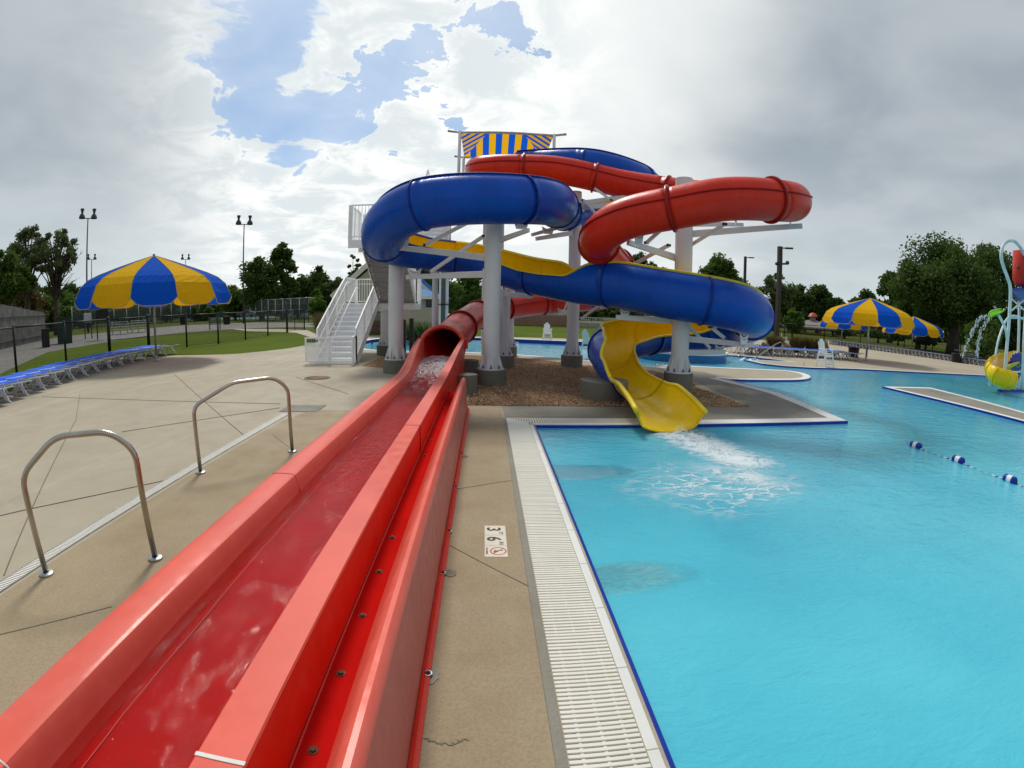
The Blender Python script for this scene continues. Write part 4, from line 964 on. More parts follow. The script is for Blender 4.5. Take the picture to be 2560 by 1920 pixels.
# depth marker
def text(body, size, loc, rot, name, mat, parent, ext=.0006, sx=1., align='CENTER', bold=0.):
    cu = bpy.data.curves.new(name, 'FONT'); cu.body = body; cu.size = size; cu.extrude = ext; cu.align_x = align; cu.align_y = 'CENTER'; cu.offset = bold
    to = bpy.data.objects.new('tmp', cu); COL.objects.link(to)
    me = bpy.data.meshes.new_from_object(to.evaluated_get(bpy.context.evaluated_depsgraph_get())); bpy.data.objects.remove(to); bpy.data.curves.remove(cu)
    me.name = name; me.materials.clear(); me.materials.append(MATS[mat]); o = bpy.data.objects.new(name, me); COL.objects.link(o)
    o.location = loc; o.rotation_euler = rot; o.scale = (sx, 1, 1)
    if parent: o.parent = parent; o.matrix_parent_inverse = world_m(parent).inverted()
    return o
def marker():
    p0 = G(1211.8, 1315.8); p1 = G(1270.7, 1394.1); x0, x1 = p0.x, p0.x+.180; y1 = p0.y; L = .19
    t = thing('depth_marker', 'three cream deck tiles reading 3 FT 6 IN with a no diving sign', 'marker', (x0, y1, 0))
    for k in range(3):
        m = MB(); m.box((x0, y1-L*(k+1)+.002, -.01), (x1, y1-L*k-.002, .0075)); m.build('tile', 'tile_cream', t)
    z = .0082; rz = (0, 0, R(-90)); xc = (x0+x1)/2
    text('3', .165, (xc-.018, y1-.075, z), rz, 'numeral', 'tile_ink', t, sx=.95, bold=.003); text('FT', .052, (xc+.045, y1-.152, z), rz, 'unit', 'tile_ink', t)
    text('6', .165, (xc-.018, y1-L-.070, z), rz, 'numeral', 'tile_ink', t, sx=.95, bold=.003); text('IN', .052, (xc+.045, y1-L-.150, z), rz, 'unit', 'tile_ink', t)
    c = Vector((xc+.018, y1-L*2.5, z)); m = MB(); n = 40
    for a in range(n):
        t0, t1 = 2*math.pi*a/n, 2*math.pi*(a+1)/n
        m.quad(c+Vector((math.cos(t0)*.066, math.sin(t0)*.066, 0)), c+Vector((math.cos(t1)*.066, math.sin(t1)*.066, 0)), c+Vector((math.cos(t1)*.055, math.sin(t1)*.055, 0)), c+Vector((math.cos(t0)*.055, math.sin(t0)*.055, 0)))
    m.bar(c+Vector((.042, .042, 0)), c+Vector((-.042, -.042, 0)), .009, .0006); m.build('prohibition_ring', 'tile_red', t)
    m = MB(); m.cyl((c.x-.030, c.y-.012), .009, z-.0004, z+.0003, 12); m.bar(c+Vector((-.022, -.006, -.0001)), c+Vector((.018, .016, -.0001)), .011, .0006); m.bar(c+Vector((-.012, 0, -.0001)), c+Vector((-.034, .02, -.0001)), .007, .0006)
    m.bar(c+Vector((.016, .014, -.0001)), c+Vector((.036, .004, -.0001)), .008, .0006); m.build('diver_figure', 'tile_ink', t)
    text('NO DIVING', .021, (x0+.017, y1-L*2.5, z), rz, 'lettering', 'tile_ink', t)
marker()
# manhole
c = G(793, 945); t = thing('manhole_cover', 'round brown iron cover set in the deck in front of the staircase', 'manhole cover', (c.x, c.y, 0))
m = MB(); m.cyl((c.x, c.y), .36, -.01, .009, 36); m.build('rim', 'joint_dark', t); m = MB(); m.cyl((c.x, c.y), .32, 0, .013, 36); m.build('cover', 'brown_stone', t)
c = G(757, 1022); m = MB(); m.prism([(c.x-.36, c.y-.30), (c.x+.36, c.y-.25), (c.x+.36, c.y+.35), (c.x-.36, c.y+.3)], 0, .0095); tag(m.build('wet_patch', 'wet_stain'), kind='structure')
# ---------------- loungers
def make_lounger(name='sun_lounger'):
    """long axis along +Y, head at y=1.95"""
    t = thing(name, 'x', 'sun lounger', (0, 0, 0))
    f = MB(); W = .33
    for s in (-1, 1):
        P = crom([(s*W, -.02, .40), (s*W, .12, .385), (s*W, .6, .335), (s*W, 1.2, .325), (s*W, 1.93, .335)], 4); f.tube(P, .017, 8)
    for y in (-.01, .62, 1.22, 1.93): f.tube([(-W, y, .405 if y < .3 else .358), (W, y, .405 if y < .3 else .358)], .016, 8)
    f.build('frame', 'white_plastic', t, True)
    for s in (-1, 1):
        for y0, d in ((.50, -1), (.62, 1), (1.45, -1), (1.60, 1)):
            g = MB(); P = crom([(s*W, y0, .32), (s*W*1.02, y0+d*.06, .20), (s*W*1.04, y0+d*.17, .10), (s*W*1.05, y0+d*.22, .03), (s*W*1.05, y0+d*.30, .018)], 4); g.tube(P, [.034]*5+[.028]*5+[.024]*(len(P)-10), 7); g.build('leg', 'white_plastic', t, True)
    for k, (a, b, z0, z1) in enumerate(((-.02, .585, .440, .376), (.655, 1.185, .376, .364), (1.255, 1.95, .364, .372))):
        g = MB(); n = 6
        for i in range(n):
            u0, u1 = i/n, (i+1)/n
            def pt(x, u): return (x, a+(b-a)*u, z0+(z1-z0)*u+.004-.012*math.sin(math.pi*u)*(1-(x/W)**2))
            for j in range(4): xa = -W-.045+(2*W+.09)*j/4; xb = -W-.045+(2*W+.09)*(j+1)/4; g.quad(pt(xa, u0), pt(xb, u0), pt(xb, u1), pt(xa, u1))
        g.build('sling', 'blue_plastic', t, True)
    return t
LP = make_lounger()
first = [True]
def lounger(x, y, rz, label, group):
    if first[0]: first[0] = False; LP.location = (x, y, 0); LP.rotation_euler = (0, 0, rz); LP['label'] = label; LP['group'] = group; return LP
    return dup(LP, (x, y, 0), rz, label, group)
# left row along the fence: feet line from near to far
pa, pb = Vector((-10.7, 7.1, 0)), Vector((-13.75, 19.25, 0)); n = 15; rnd = random.Random(1)
for i in range(n):
    p = pa+(pb-pa)*(i/(n-1)); back = Vector((-1, .02, 0)); 
    p.x += (0, -.12, -.35, -.5, -.6, -.7, -.8, -.85, -.9, -.85, -.8, -.6, -.4, -.2, 0)[i]*.6
    lounger(p.x, p.y, R(84+rnd.uniform(-3, 3)), f'blue lounger with white frame, {ordinal(n-1-i)} from the far end beside the left fence', 'blue loungers along the left black fence')
# right middle row, seen side-on behind the guard chair
pa, pb = G(1885, 889), G(2155, 904); n = 10
for i in range(n):
    p = pa+(pb-pa)*(i/(n-1)); lounger(p.x, p.y+.2, R(8+rnd.uniform(-4, 4)), f'blue lounger, {ordinal(i)} from the left in the short row behind the guard chair', 'blue loungers behind the guard chair')
pa, pb = G(2088, 862.5), G(2470, 917); n = 42
for i in range(n):
    p = pa+(pb-pa)*((i/(n-1))); lounger(p.x, p.y+.3, R(-28+rnd.uniform(-4, 4)), f'distant blue lounger, {ordinal(i)} from the left in the long row by the far lawn', 'blue loungers in the long far row')
# ---------------- umbrellas
def umbrella(base, top_z, rad, rim_z, label, phase, ptype=0, n=12):
    t = thing('umbrella', label, 'umbrella', base, 0, 'blue and yellow striped umbrellas'); c = Vector(base); H = top_z
    dz = H-rim_z; prof = [(0.02, H), (.25*rad, H-.125*dz), (.50*rad, H-.26*dz), (.70*rad, H-.375*dz), (.83*rad, H-.47*dz), (.925*rad, H-.60*dz), (.98*rad, H-.79*dz), (1.0*rad, rim_z)]
    for k in range(n):
        a0 = 2*math.pi*k/n+phase; a1 = a0+2*math.pi/n; m = MB(); nu = 8; rows = []
        for j, (r, z) in enumerate(prof):
            row = []
            for i in range(nu+1):
                u = i/nu; a = a0+(a1-a0)*u; sc = math.cos((a1-a0)/2)/math.cos((u-.5)*(a1-a0)); b = 1-.025*math.sin(math.pi*u)*(j/7); 
                zz = z
                if j == 7: zz = z+.26*rad/3*(abs(2*u-1)**5)
                row.append((c.x+r*b*sc*math.cos(a), c.y+r*b*sc*math.sin(a), zz))
            rows.append(row)
        for j in range(len(prof)-1):
            for i in range(nu): m.quad(rows[j][i], rows[j+1][i], rows[j+1][i+1], rows[j][i+1])
        pn = m.build('canopy_panel', 'canvas_blue' if k % 2 == ptype else 'canvas_yellow', t, True)
        e = MB(); e.tube([Vector(p) for p in rows[-1]], .016*rad/3, 5); e.tube([Vector(r[0])+Vector((0, 0, .004)) for r in rows], .012*rad/3, 4); e.build('piping', 'canvas_trim', pn, True)
    m = MB(); m.tube([(c.x, c.y, 0), (c.x, c.y, H-.05)], .045 if rad > 3 else .06, 12); m.build('pole', 'galvanized', t, True)
    m = MB(); m.lathe((c.x, c.y, 0), [(0, .01), (.16, .01), (.16, .03), (.07, .05), (.06, .22), (.05, .22)], 16); m.build('base', 'galvanized', t, 'auto')
    for k in range(n):
        a = 2*math.pi*k/n+phase; m = MB(); pr = [Vector((c.x+r*.985*math.cos(a), c.y+r*.985*math.sin(a), z-.02)) for r, z in prof[:7]]; m.tube(pr, .015, 5); m.build('rib', 'galvanized', t, True)
    m = MB(); m.ball((c.x, c.y, H+.02), .05, 10); m.build('finial', 'canvas_blue', t, True)
def facing(p): return math.atan2(-p[1], -p[0])
b = G(391.6, 902.5); umbrella((b.x, b.y, 0), ZAT(384, 639, b), 3.12, ZAT(384, 765, b)-.02, 'large striped umbrella with blue front panel over the left deck', facing(b)-R(15)+R(0), 0)
b = G(2164.8, 900.5); umbrella((b.x, b.y, 0), ZAT(2174, 745.5, b), 2.72, ZAT(2168, 815, b), 'striped umbrella with yellow front panel, behind the white guard chair', facing(b)-R(20), 1)
b = G(2278, 881); umbrella((b.x, b.y, 0), ZAT(2286, 791.5, b), 2.80, ZAT(2280, 838, b), 'smaller looking striped umbrella beside the big dark tree, right of a larger one', facing(b)-R(2), 0)
b = AH(2103, 858, 50); b.z = 0; umbrella((b.x, b.y, 0), ZAT(2103, 786, b), 2.3, ZAT(2103, 822, b), 'half hidden striped umbrella peeking out behind the nearest right hand umbrella', facing(b)-R(10), 0)
# ---------------- guard chairs
def guard_chair(base, rz, hgt, label, name='lifeguard_chair'):
    t = thing(name, label, 'lifeguard chair', (0, 0, 0), 0, 'white lifeguard chairs'); k = hgt/1.75
    def q(*v): return tuple(x*k for x in v)
    for sx in (-1, 1):
        for (y0, y1, zt) in ((-.42, -.26, 1.12), (.40, .25, 1.12)):
            m = MB(); m.bar(q(sx*.42, y0, 0), q(sx*.30, y1, zt), .075*k, .06*k); m.build('leg', 'white_plastic', t, bevel=.006)
        m = MB(); m.box(q(sx*.36-.06, -.40, 1.10), q(sx*.36+.06, .30, 1.135)); m.build('armrest', 'white_plastic', t, bevel=.006)
    s = MB(); s.box(q(-.30, -.30, .82), q(.30, .28, .86)); s.build('seat', 'white_plastic', t, bevel=.006)
    s = MB(); s.box(q(-.36, -.60, .30), q(.36, -.36, .33)); s.box(q(-.36, -.62, .31), q(-.30, -.20, .36)); s.box(q(.30, -.62, .31), q(.36, -.20, .36)); s.build('footrest', 'white_plastic', t, bevel=.005)
    s = MB(); s.bar(q(-.39, -.40, .2), q(.39, -.40, .2), .03, .07*k); s.bar(q(-.37, .36, .42), q(.37, .36, .42), .03, .09*k); s.bar(q(-.40, -.38, .45), q(-.38, .34, .45), .03, .07*k); s.bar(q(.40, -.38, .45), q(.38, .34, .45), .03, .07*k); s.bar(q(-.34, -.34, .72), q(.34, -.34, .72), .03, .15*k); s.bar(q(-.34, .31, .72), q(.34, .31, .72), .03, .15*k)
    s.build('brace', 'white_plastic', t, bevel=.004)
    for i in range(5):
        x = (i-2)*.118; top = 1.75-.055*(abs(i-2)**1.7); m = MB(); w = .054
        P = [(x*.86-w, 0, .80), (x*.86+w, 0, .80), (x+w, .22, top-.05-.03*(i > 2)*1), (x+w*.5, .235, top-.01), (x-w*.5, .235, top-.01), (x-w, .22, top-.05)]
        P = [q(a, b+.26, c) for a, b, c in P]; m.slab(P, (0, .022*k, -.008*k)); m.build('back_slat', 'white_plastic', t)
    m = MB(); m.box(q(-.22, .33, .60), q(.22, .345, .70)); m.build('seat_gap_shade', 'dark_steel', t)  # dark strip added to stand for the shaded gap below the back
    t.location = base; t.rotation_euler = (0, 0, rz); bpy.context.view_layer.update(); return t
# parts were built round the origin: parenting used the identity, so moving the root moves all
b = G(2070, 919); g1 = guard_chair((b.x, b.y+.25, 0), R(6), ZAT(2066, 849, b)+.02, 'white lifeguard chair at the pool edge in front of the striped umbrella')
b = G(1368, 852.5); guard_chair((b.x, b.y, 0), R(0), ZAT(1368, 806, b), 'white lifeguard chair on the far river bank in front of the green lawn')
b = G(1478, 886); guard_chair((b.x-.1, b.y, 0), R(128), ZAT(1470, 822, b), 'white lifeguard chair half hidden behind a white column and the blue slide exit')
b = G(1960, 862); guard_chair((b.x, b.y, 0), R(60), ZAT(1968, 833, b), 'small distant white lifeguard chair among the brown rocks behind the lounger row')
# black bin standing behind the loungers
def bin_(p, r, h, label, name='trash_bin', mat='black_paint'):
    t = thing(name, label, 'bin', (p.x, p.y, 0), 0, 'dark litter bins'); m = MB(); m.lathe((p.x, p.y, 0), [(0, .0), (r*.82, 0), (r*.96, h*.92), (r*1.06, h*.93), (r*1.06, h), (r*.95, h), (r*.9, h*.6), (0, h*.55)], 24); m.build('body', mat, t, 'auto')
    m = MB(); m.tube([(p.x+r*1.0*math.cos(a*math.pi/12), p.y+r*1.0*math.sin(a*math.pi/12), h*.96) for a in range(24)], r*.09, 6, closed=True); m.build('rim', mat, t, True)
b = G(2133, 893); bin_(b, .36, ZAT(2133, 868, b), 'black round bin standing among the blue loungers beside the right umbrella pole')
b = G(2392, 906); bin_(b, .45, ZAT(2392, 884, b), 'dark bin at the far right end of the long lounger row, before the big tree')
b = G(567, 811); bin_(b, .5, ZAT(567, 791, b), 'black bin on the grass beside the park bench beyond the left fence')
b = G(458, 811); bin_(b, .5, ZAT(458, 791, b), 'dark bin beyond the left fence, under the edge of the large umbrella')
# ---------------- entry steps with handrails in the far pool edge
def entry_rail(p0, p1, p2, p3, lab):
    t = thing('pool_entry_rail', lab, 'handrail', p0, 0, 'rails at the far entry steps'); m = MB()
    m.tube(crom([p0, p0+(p1-p0)*.5, p1, p2, p3], 5), .028, 8); m.build('rail', 'stainless', t, True); m = MB(); m.tube([p1*.85+p0*.15, Vector((p1.x*.85+p0.x*.15, p1.y*.85+p0.y*.15, 0))], .028, 8); m.build('post', 'stainless', t, True)
p0 = G(1882, 899); p1 = AY(1943, 859, p0.y+1.6); entry_rail(p0, p1, p1+Vector((.5, .3, 0)), Vector((p1.x+.6, p1.y+.4, 0)), 'steel handrail leading down into the pool at the notched entry steps, nearer the guard chair')
p0 = G(1845, 891); p1 = AY(1886, 864, p0.y+1.6); entry_rail(p0, p1, p1+Vector((.5, .3, 0)), Vector((p1.x+.6, p1.y+.4, 0)), 'steel handrail at the notched entry steps, farther from the guard chair')
ap = xy([(1868, 890), (1975, 904), (1862, 899.8), (1842, 895)])
for k in range(4):
    a = Vector((*xy([(1862+k*16, 892+k*2.4)])[0], 0)); b_ = Vector((*xy([(1850+k*20, 898.5+k*1.0)])[0], 0)); struct(strip('pool_step', [(a.x, a.y), (b_.x, b_.y)], -.05, .05, WZ-.02, WZ+.006, 'coping_white'))
# ---------------- island planter in the current channel
t = thing('pool_island', 'round concrete island with blue tiled wall in the channel behind the lower blue loop', 'planter', (ISL_C.x, ISL_C.y, 0))
plain('tile_blue', (.02, .13, .34), .3, var=.2, nscale=12)
m = MB(); m.prism(ISLAND, -.3, .26); m.build('tiled_wall', 'tile_blue', t, 'auto'); m = MB(); o2 = offset_poly(ISLAND, -.05); m.prism(o2, .262, .33); m.build('coping', 'coping_white', t); m = MB(); m.prism(offset_poly(ISLAND, .3), .331, .345); m.build('concrete_top', 'deck_concrete', t)
# ---------------- float rope
def rope():
    P = [G(2268, 1110, WZ), G(2289, 1118, WZ), G(2395, 1155, WZ), G(2524, 1204, WZ), G(2640, 1250, WZ), G(2900, 1370, WZ)]
    t = thing('lane_rope', 'blue and white floats threaded on a twisted rope across the pool', 'lane rope', P[1])
    m = MB(); Q = crom([p+Vector((0, 0, .012)) for p in P], 14); Q = [q+Vector((0, 0, -.03*math.sin(math.pi*((i % 14)/14)))) for i, q in enumerate(Q)]
    for ph in (0, math.pi):
        fr = frames(crom(Q, 6)); pts = [p+sd*.010*math.cos(i*.55+ph)+up*.010*math.sin(i*.55+ph) for i, (p, d, sd, up) in enumerate(fr)]; m.tube(pts, .010, 6, 0 if ph else 1)
    m.build('rope', ['rope_white', 'float_blue'], t, True)
    for i in (1, 2, 3, 4):
        p = P[i]+Vector((0, 0, .03)); d = (P[i+1]-P[i-1]).normalized(); fm = MB(); s = .115; r = .062
        pr = [(-s, .02), (-s*.97, .045), (-s*.8, r), (-s*.34, r*1.03), (s*.34, r*1.03), (s*.8, r), (s*.97, .045), (s, .02)]
        fr = [(p+d*a, b_) for a, b_ in pr]; o = len(fm.v); sd = d.cross(Vector((0, 0, 1))).normalized(); up = sd.cross(d); n = 20
        for c, rr in fr:
            for k in range(n): a = 2*math.pi*k/n; fm.v.append(tuple(c+(sd*math.cos(a)+up*math.sin(a))*rr))
        for j in range(len(fr)-1):
            for k in range(n): fm.f.append((j*n+k, j*n+(k+1) % n, (j+1)*n+(k+1) % n, (j+1)*n+k)); fm.m.append(1 if j == 3 else 0)
        fm.build('float', ['float_blue', 'white_plastic'], t, True)
rope()
# ---------------- splash and foam below the slide exit
def foam():
    t = NT('foam_sheet'); uv = t.P
    c0 = G(1700, 1088, WZ); c1 = G(1850, 1150, WZ); cw = G(1800, 1208, WZ); s0 = G(1750, 1168, WZ); s1 = G(1950, 1212, WZ); dd = c1-c0; LL = dd.length
    rel = t.node('ShaderNodeVectorMath', {0: t.P, 1: tuple(c0)}, operation='SUBTRACT')
    al = t.node('ShaderNodeVectorMath', {0: rel, 1: tuple(dd/LL)}, 1, operation='DOT_PRODUCT'); pe = t.node('ShaderNodeVectorMath', {0: rel, 1: (-dd.y/LL, dd.x/LL, 0)}, 1, operation='DOT_PRODUCT')
    over = t.math('MAXIMUM', t.math('SUBTRACT', al, LL), t.math('MULTIPLY', al, -1.)); over = t.math('MAXIMUM', over, 0.)
    dist = t.math('SQRT', t.math('ADD', t.math('MULTIPLY', over, over), t.math('MULTIPLY', pe, pe)))
    n1 = t.noise(3.6, 9, .70, t.map(t.P, (1, 1.5, 1), (0, 0, .15)), 1.2); n0 = t.noise(1.3, 3, .5)
    core = t.mr(t.math('ADD', dist, t.math('MULTIPLY', t.math('SUBTRACT', n1, .5), 1.5)), .62, .14)
    rw = t.node('ShaderNodeVectorMath', {0: t.node('ShaderNodeVectorMath', {0: t.P, 1: tuple(cw)}, operation='SUBTRACT'), 1: (.74, 1.0, 0)}, operation='MULTIPLY'); b = t.node('ShaderNodeVectorMath', {0: rw}, 1, operation='LENGTH')
    wp = t.node('ShaderNodeVectorMath', {0: t.map(t.P, (1, 1.7, 1)), 1: t.node('ShaderNodeVectorMath', {0: t.noise(2.2, 5, .6, out=1), 1: (.7, .7, 0)}, operation='MULTIPLY')}, operation='ADD')
    web = t.mr(t.vor(3.0, wp, 'DISTANCE_TO_EDGE'), .12, .02)
    wide = t.mr(t.math('ADD', b, t.math('MULTIPLY', t.math('SUBTRACT', n0, .5), .9)), 1.15, .25)
    k = t.math('MULTIPLY', wide, t.math('MAXIMUM', t.math('MULTIPLY', web, t.mr(n1, .36, .58, 0, .9)), t.mr(n1, .50, .66, 0, .8)))
    e2 = s1-s0; L2 = e2.length; r2 = t.node('ShaderNodeVectorMath', {0: t.P, 1: tuple((s0+s1)/2)}, operation='SUBTRACT')
    a2 = t.node('ShaderNodeVectorMath', {0: r2, 1: tuple(e2/L2/(L2*.62))}, 1, operation='DOT_PRODUCT'); b2 = t.node('ShaderNodeVectorMath', {0: r2, 1: tuple(Vector((-e2.y, e2.x, 0))/L2/.36)}, 1, operation='DOT_PRODUCT')
    d2 = t.math('SQRT', t.math('ADD', t.math('MULTIPLY', a2, a2), t.math('MULTIPLY', b2, b2)))
    patch = t.mr(t.math('ADD', d2, t.math('MULTIPLY', t.math('SUBTRACT', n1, .5), 3.0)), 1.35, .3, 0, .95)
    soft = t.math('MULTIPLY', t.mr(b, 1.0, .1, 0, .30), t.mr(n0, .35, .65))
    k = t.math('MAXIMUM', t.math('MAXIMUM', k, t.math('MULTIPLY', patch, t.mr(n1, .38, .56, .15, 1.))), soft)
    k = t.math('MINIMUM', t.math('MAXIMUM', t.math('MULTIPLY', core, t.mr(n1, .30, .5, .45, 1.)), k), 1.)
    t.done(t.node('ShaderNodeMixShader', {0: t.math('MULTIPLY', k, .88), 1: t.node('ShaderNodeBsdfTransparent'), 2: t.bsdf((.82, .90, .93), .6, t.bump(n1, .6, .05))}))
    mb = MB(); x0, y0, x1, y1 = 1.3, 2.6, 6.8, 7.74; nx, ny = 90, 90
    for j in range(ny+1):
        for i in range(nx+1):
            x = x0+(x1-x0)*i/nx; y = y0+(y1-y0)*j/ny; d = math.hypot((x-c0.x)/.6, (y-c0.y)/1.2)
            mb.v.append((x, y, WZ+.006+abs(noise.noise(Vector((x*5, y*5, 0))))*.10*max(0, 1-d)+abs(noise.noise(Vector((x*14, y*14, 2))))*.05*max(0, 1-d)))
    for j in range(ny):
        for i in range(nx): a = j*(nx+1)+i; mb.f.append((a, a+1, a+nx+2, a+nx+1)); mb.m.append(0)
    tag(mb.build('foam', 'foam_sheet', None, True), kind='stuff')
    # spray thrown up where the flow leaves the slide
    sp = NT('spray_white'); sp.done(sp.node('ShaderNodeMixShader', {0: .72, 1: sp.node('ShaderNodeBsdfTransparent'), 2: sp.bsdf((.85, .91, .94), .5)}))
    rnd = random.Random(11); mb = MB()
    for k in range(420):
        u = rnd.random()**1.6; c = c0+dd*u*.8+Vector((rnd.gauss(0, .06+.08*u), rnd.gauss(0, .06+.08*u), 0)); hz = .13*(1-u)*rnd.random()**1.5+.01; r = rnd.uniform(.003, .010)
        mb.ball((c.x, c.y, WZ+.01+hz), r, 6, 0, (rnd.uniform(.8, 2.4), rnd.uniform(.8, 2.4), rnd.uniform(.5, 1)))
    tag(mb.build('splash', 'spray_white', None, True), kind='stuff')
foam()
# ================================================================== FENCES
def fence(line, h, label, name='chainlink_fence', post_r=.048, net='chain_link', mat='black_paint', thick=(), mid=None, bottom=True):
    P = [Vector((*p[:2], 0)) for p in line]; t = thing(name, label, 'fence', P[0]); m = MB()
    for a, b_ in zip(P, P[1:]): m.tube([a+Vector((0, 0, h)), b_+Vector((0, 0, h))], .03, 6); 
    m.build('top_rail', mat, t, True)
    if bottom: 
        m = MB(); [m.tube([a+Vector((0, 0, .07)), b_+Vector((0, 0, .07))], .012 if bottom is True else .022, 5) for a, b_ in zip(P, P[1:])]; m.build('bottom_rail', mat, t, True)
    u = 0; m = MB()
    for a, b_ in zip(P, P[1:]):
        L = (b_-a).length; m.quad(a+Vector((0, 0, .05)), b_+Vector((0, 0, .05)), b_+Vector((0, 0, h)), a+Vector((0, 0, h)), 0, [(u, 0), (u+L, 0), (u+L, h), (u, h)]); u += L
    m.build('wire_mesh', net, t)
    if mid: m = MB(); a, b_ = P[mid[0]], P[mid[1]]; m.tube([a+Vector((0, 0, mid[2])), b_+Vector((0, 0, mid[2]))], .018, 6); m.build('middle_rail', mat, t, True)
    for i, p in enumerate(P):
        r = post_r*(1.7 if i in thick else 1); m = MB(); m.tube([p, p+Vector((0, 0, h+.03))], r, 10); m.ball((p.x, p.y, h+.03), r*1.15, 8); m.build('post', mat, t, True)
    return t
FL = xy([(-160, 1010), (-45, 976), (42.9, 942.2), (166.4, 911.8), (275.1, 889.9), (373, 876), (467.5, 868), (546.2, 859.5), (614, 849), (670, 839), (718, 831)])
fence(FL, 1.66, 'black chain link fence with tall round posts running along the left side of the deck', thick=(4, 5, 10), mid=(4, 5, .70))
FL2 = xy([(718, 831), (737, 825), (761, 824)])
fence(FL2, 1.66, 'black wire gate between thick posts at the end of the left fence', 'fence_gate', .03, thick=(0, 2))
fence([(-8.9, 33.2), (-6, 33.6), (-3, 33.8), (0, 34)][:2]+[(-5.2, 33.7)], 1.5, 'short black fence beside the cream building', post_r=.03)
FR = [G(x, y) for x, y in ((1890, 838), (1960, 842), (2060, 849), (2150, 858), (2260, 869), (2330, 878), (2400, 886))]
FRL = []
for a, b_ in zip(FR, FR[1:]):
    k = max(1, round((b_-a).length/3.4)); FRL += [a+(b_-a)*i/k for i in range(k)]
FRL.append(FR[-1]); fence([tuple(p) for p in FRL], 1.5, 'long thin black fence across the far lawn behind the right hand loungers', bottom=None)
# ================================================================== BACKGROUND LEFT
struct(flat('path', [xy([(-400, 1010), (0, 935), (120, 880), (300, 850), (450, 832), (560, 824), (640, 820), (720, 818), (800, 818), (800, 808), (720, 806), (640, 806), (450, 814), (300, 828), (150, 842), (0, 874), (-400, 930)])], .0, 'path_asphalt'))
struct(flat('path', [xy([(575, 822), (620, 828), (700, 830), (740, 832), (790, 847), (800, 840), (770, 826), (700, 823)])], .004, 'deck_concrete'))
struct(flat('court', [xy([(-300, 868), (0, 824), (200, 806.5), (420, 799), (640, 797), (700, 794), (640, 781), (300, 787), (0, 810), (-300, 840)])], .0, 'teal_court'))
def at(px, dist, py=None):
    """ground point in the direction of pixel column px at a horizontal distance"""
    y = 790.; p = AH(px, y, dist); return Vector((p.x, p.y, 0))
def ztop(px, py, p): return ZAT(px, py, p)
# grey board fence far left
def board_fence():
    a, b = at(-120, 34), at(112, 52); t = thing('board_fence', 'tall weathered grey board fence at the far left edge, beneath the trees', 'fence', a); h = [ztop(0, 766, a.lerp(b, .52)), ztop(112, 782, b)]; h0 = 2*h[0]-h[1]
    m = MB(); n = 90; d = (b-a)/n; rnd = random.Random(3)
    for i in range(n): p = a+d*i; q = a+d*(i+.92); z = h0+(h[1]-h0)*i/n+rnd.uniform(-.03, .03); m.slab([p, q, q+Vector((0, 0, z)), p+Vector((0, 0, z))], Vector((-d.y, d.x, 0)).normalized()*.04)
    m.build('boards', 'grey_wood', t); m = MB(); o = Vector((-d.y, d.x, 0)).normalized()*-.06
    for z in (.5, 2.2): m.bar(a+o+Vector((0, 0, z)), b+o+Vector((0, 0, z)), .05, .1)
    m.build('rails', 'grey_wood', t)
board_fence()
def boxthing(name, label, cat, px0, px1, pyb, pyt, dist, depth, mat, group=None, roof=None, extra=None):
    a = at(px0, dist); b = at(px1, dist); z = ztop((px0+px1)/2, pyt, a.lerp(b, .5)); zb = 0 if pyb is None else ztop((px0+px1)/2, pyb, a.lerp(b, .5))
    t = thing(name, label, cat, ((a+b)/2).to_tuple(), 0, group); d = (b-a); nrm = Vector((-d.y, d.x, 0)).normalized()*depth
    if nrm.dot(a) < 0: nrm = -nrm
    m = MB(); m.slab([a+Vector((0, 0, zb)), b+Vector((0, 0, zb)), b+Vector((0, 0, z)), a+Vector((0, 0, z))], nrm); m.build('body', mat, t, bevel=.02)
    if roof: m = MB(); e = d.normalized()*.08; m.slab([a-e-nrm*.05+Vector((0, 0, z+.0)), b+e-nrm*.05+Vector((0, 0, z)), b+e-nrm*.05+Vector((0, 0, z+.1)), a-e-nrm*.05+Vector((0, 0, z+.1))], nrm*1.1); m.build('lid', roof, t)
    if zb > .2:
        for p in (a+d*.08, b-d*.08): m = MB(); m.tube([p+nrm*.5, p+nrm*.5+Vector((0, 0, zb+.1))], .05, 8); m.build('leg', 'dark_steel', t)
    return t, a, b, z
boxthing('storage_bin', 'square dark green metal storage bin on the verge beyond the left fence', 'storage bin', 141, 178, None, 796, 41, 1.4, 'dark_green_paint', roof='dark_green_paint')
boxthing('notice_board', 'pale grey notice board on two legs left of the big striped umbrella', 'sign', 209, 229, 806, 783, 46, .15, 'galvanized')
boxthing('utility_cabinet', 'raised dark cabinet on posts under the left edge of the striped umbrella', 'cabinet', 239, 271, 801, 774, 42, .9, 'black_paint', roof='dark_steel')
boxthing('utility_box', 'low dark box on the grass beside the grey board fence', 'cabinet', 101, 121, None, 822, 38, .6, 'black_paint')
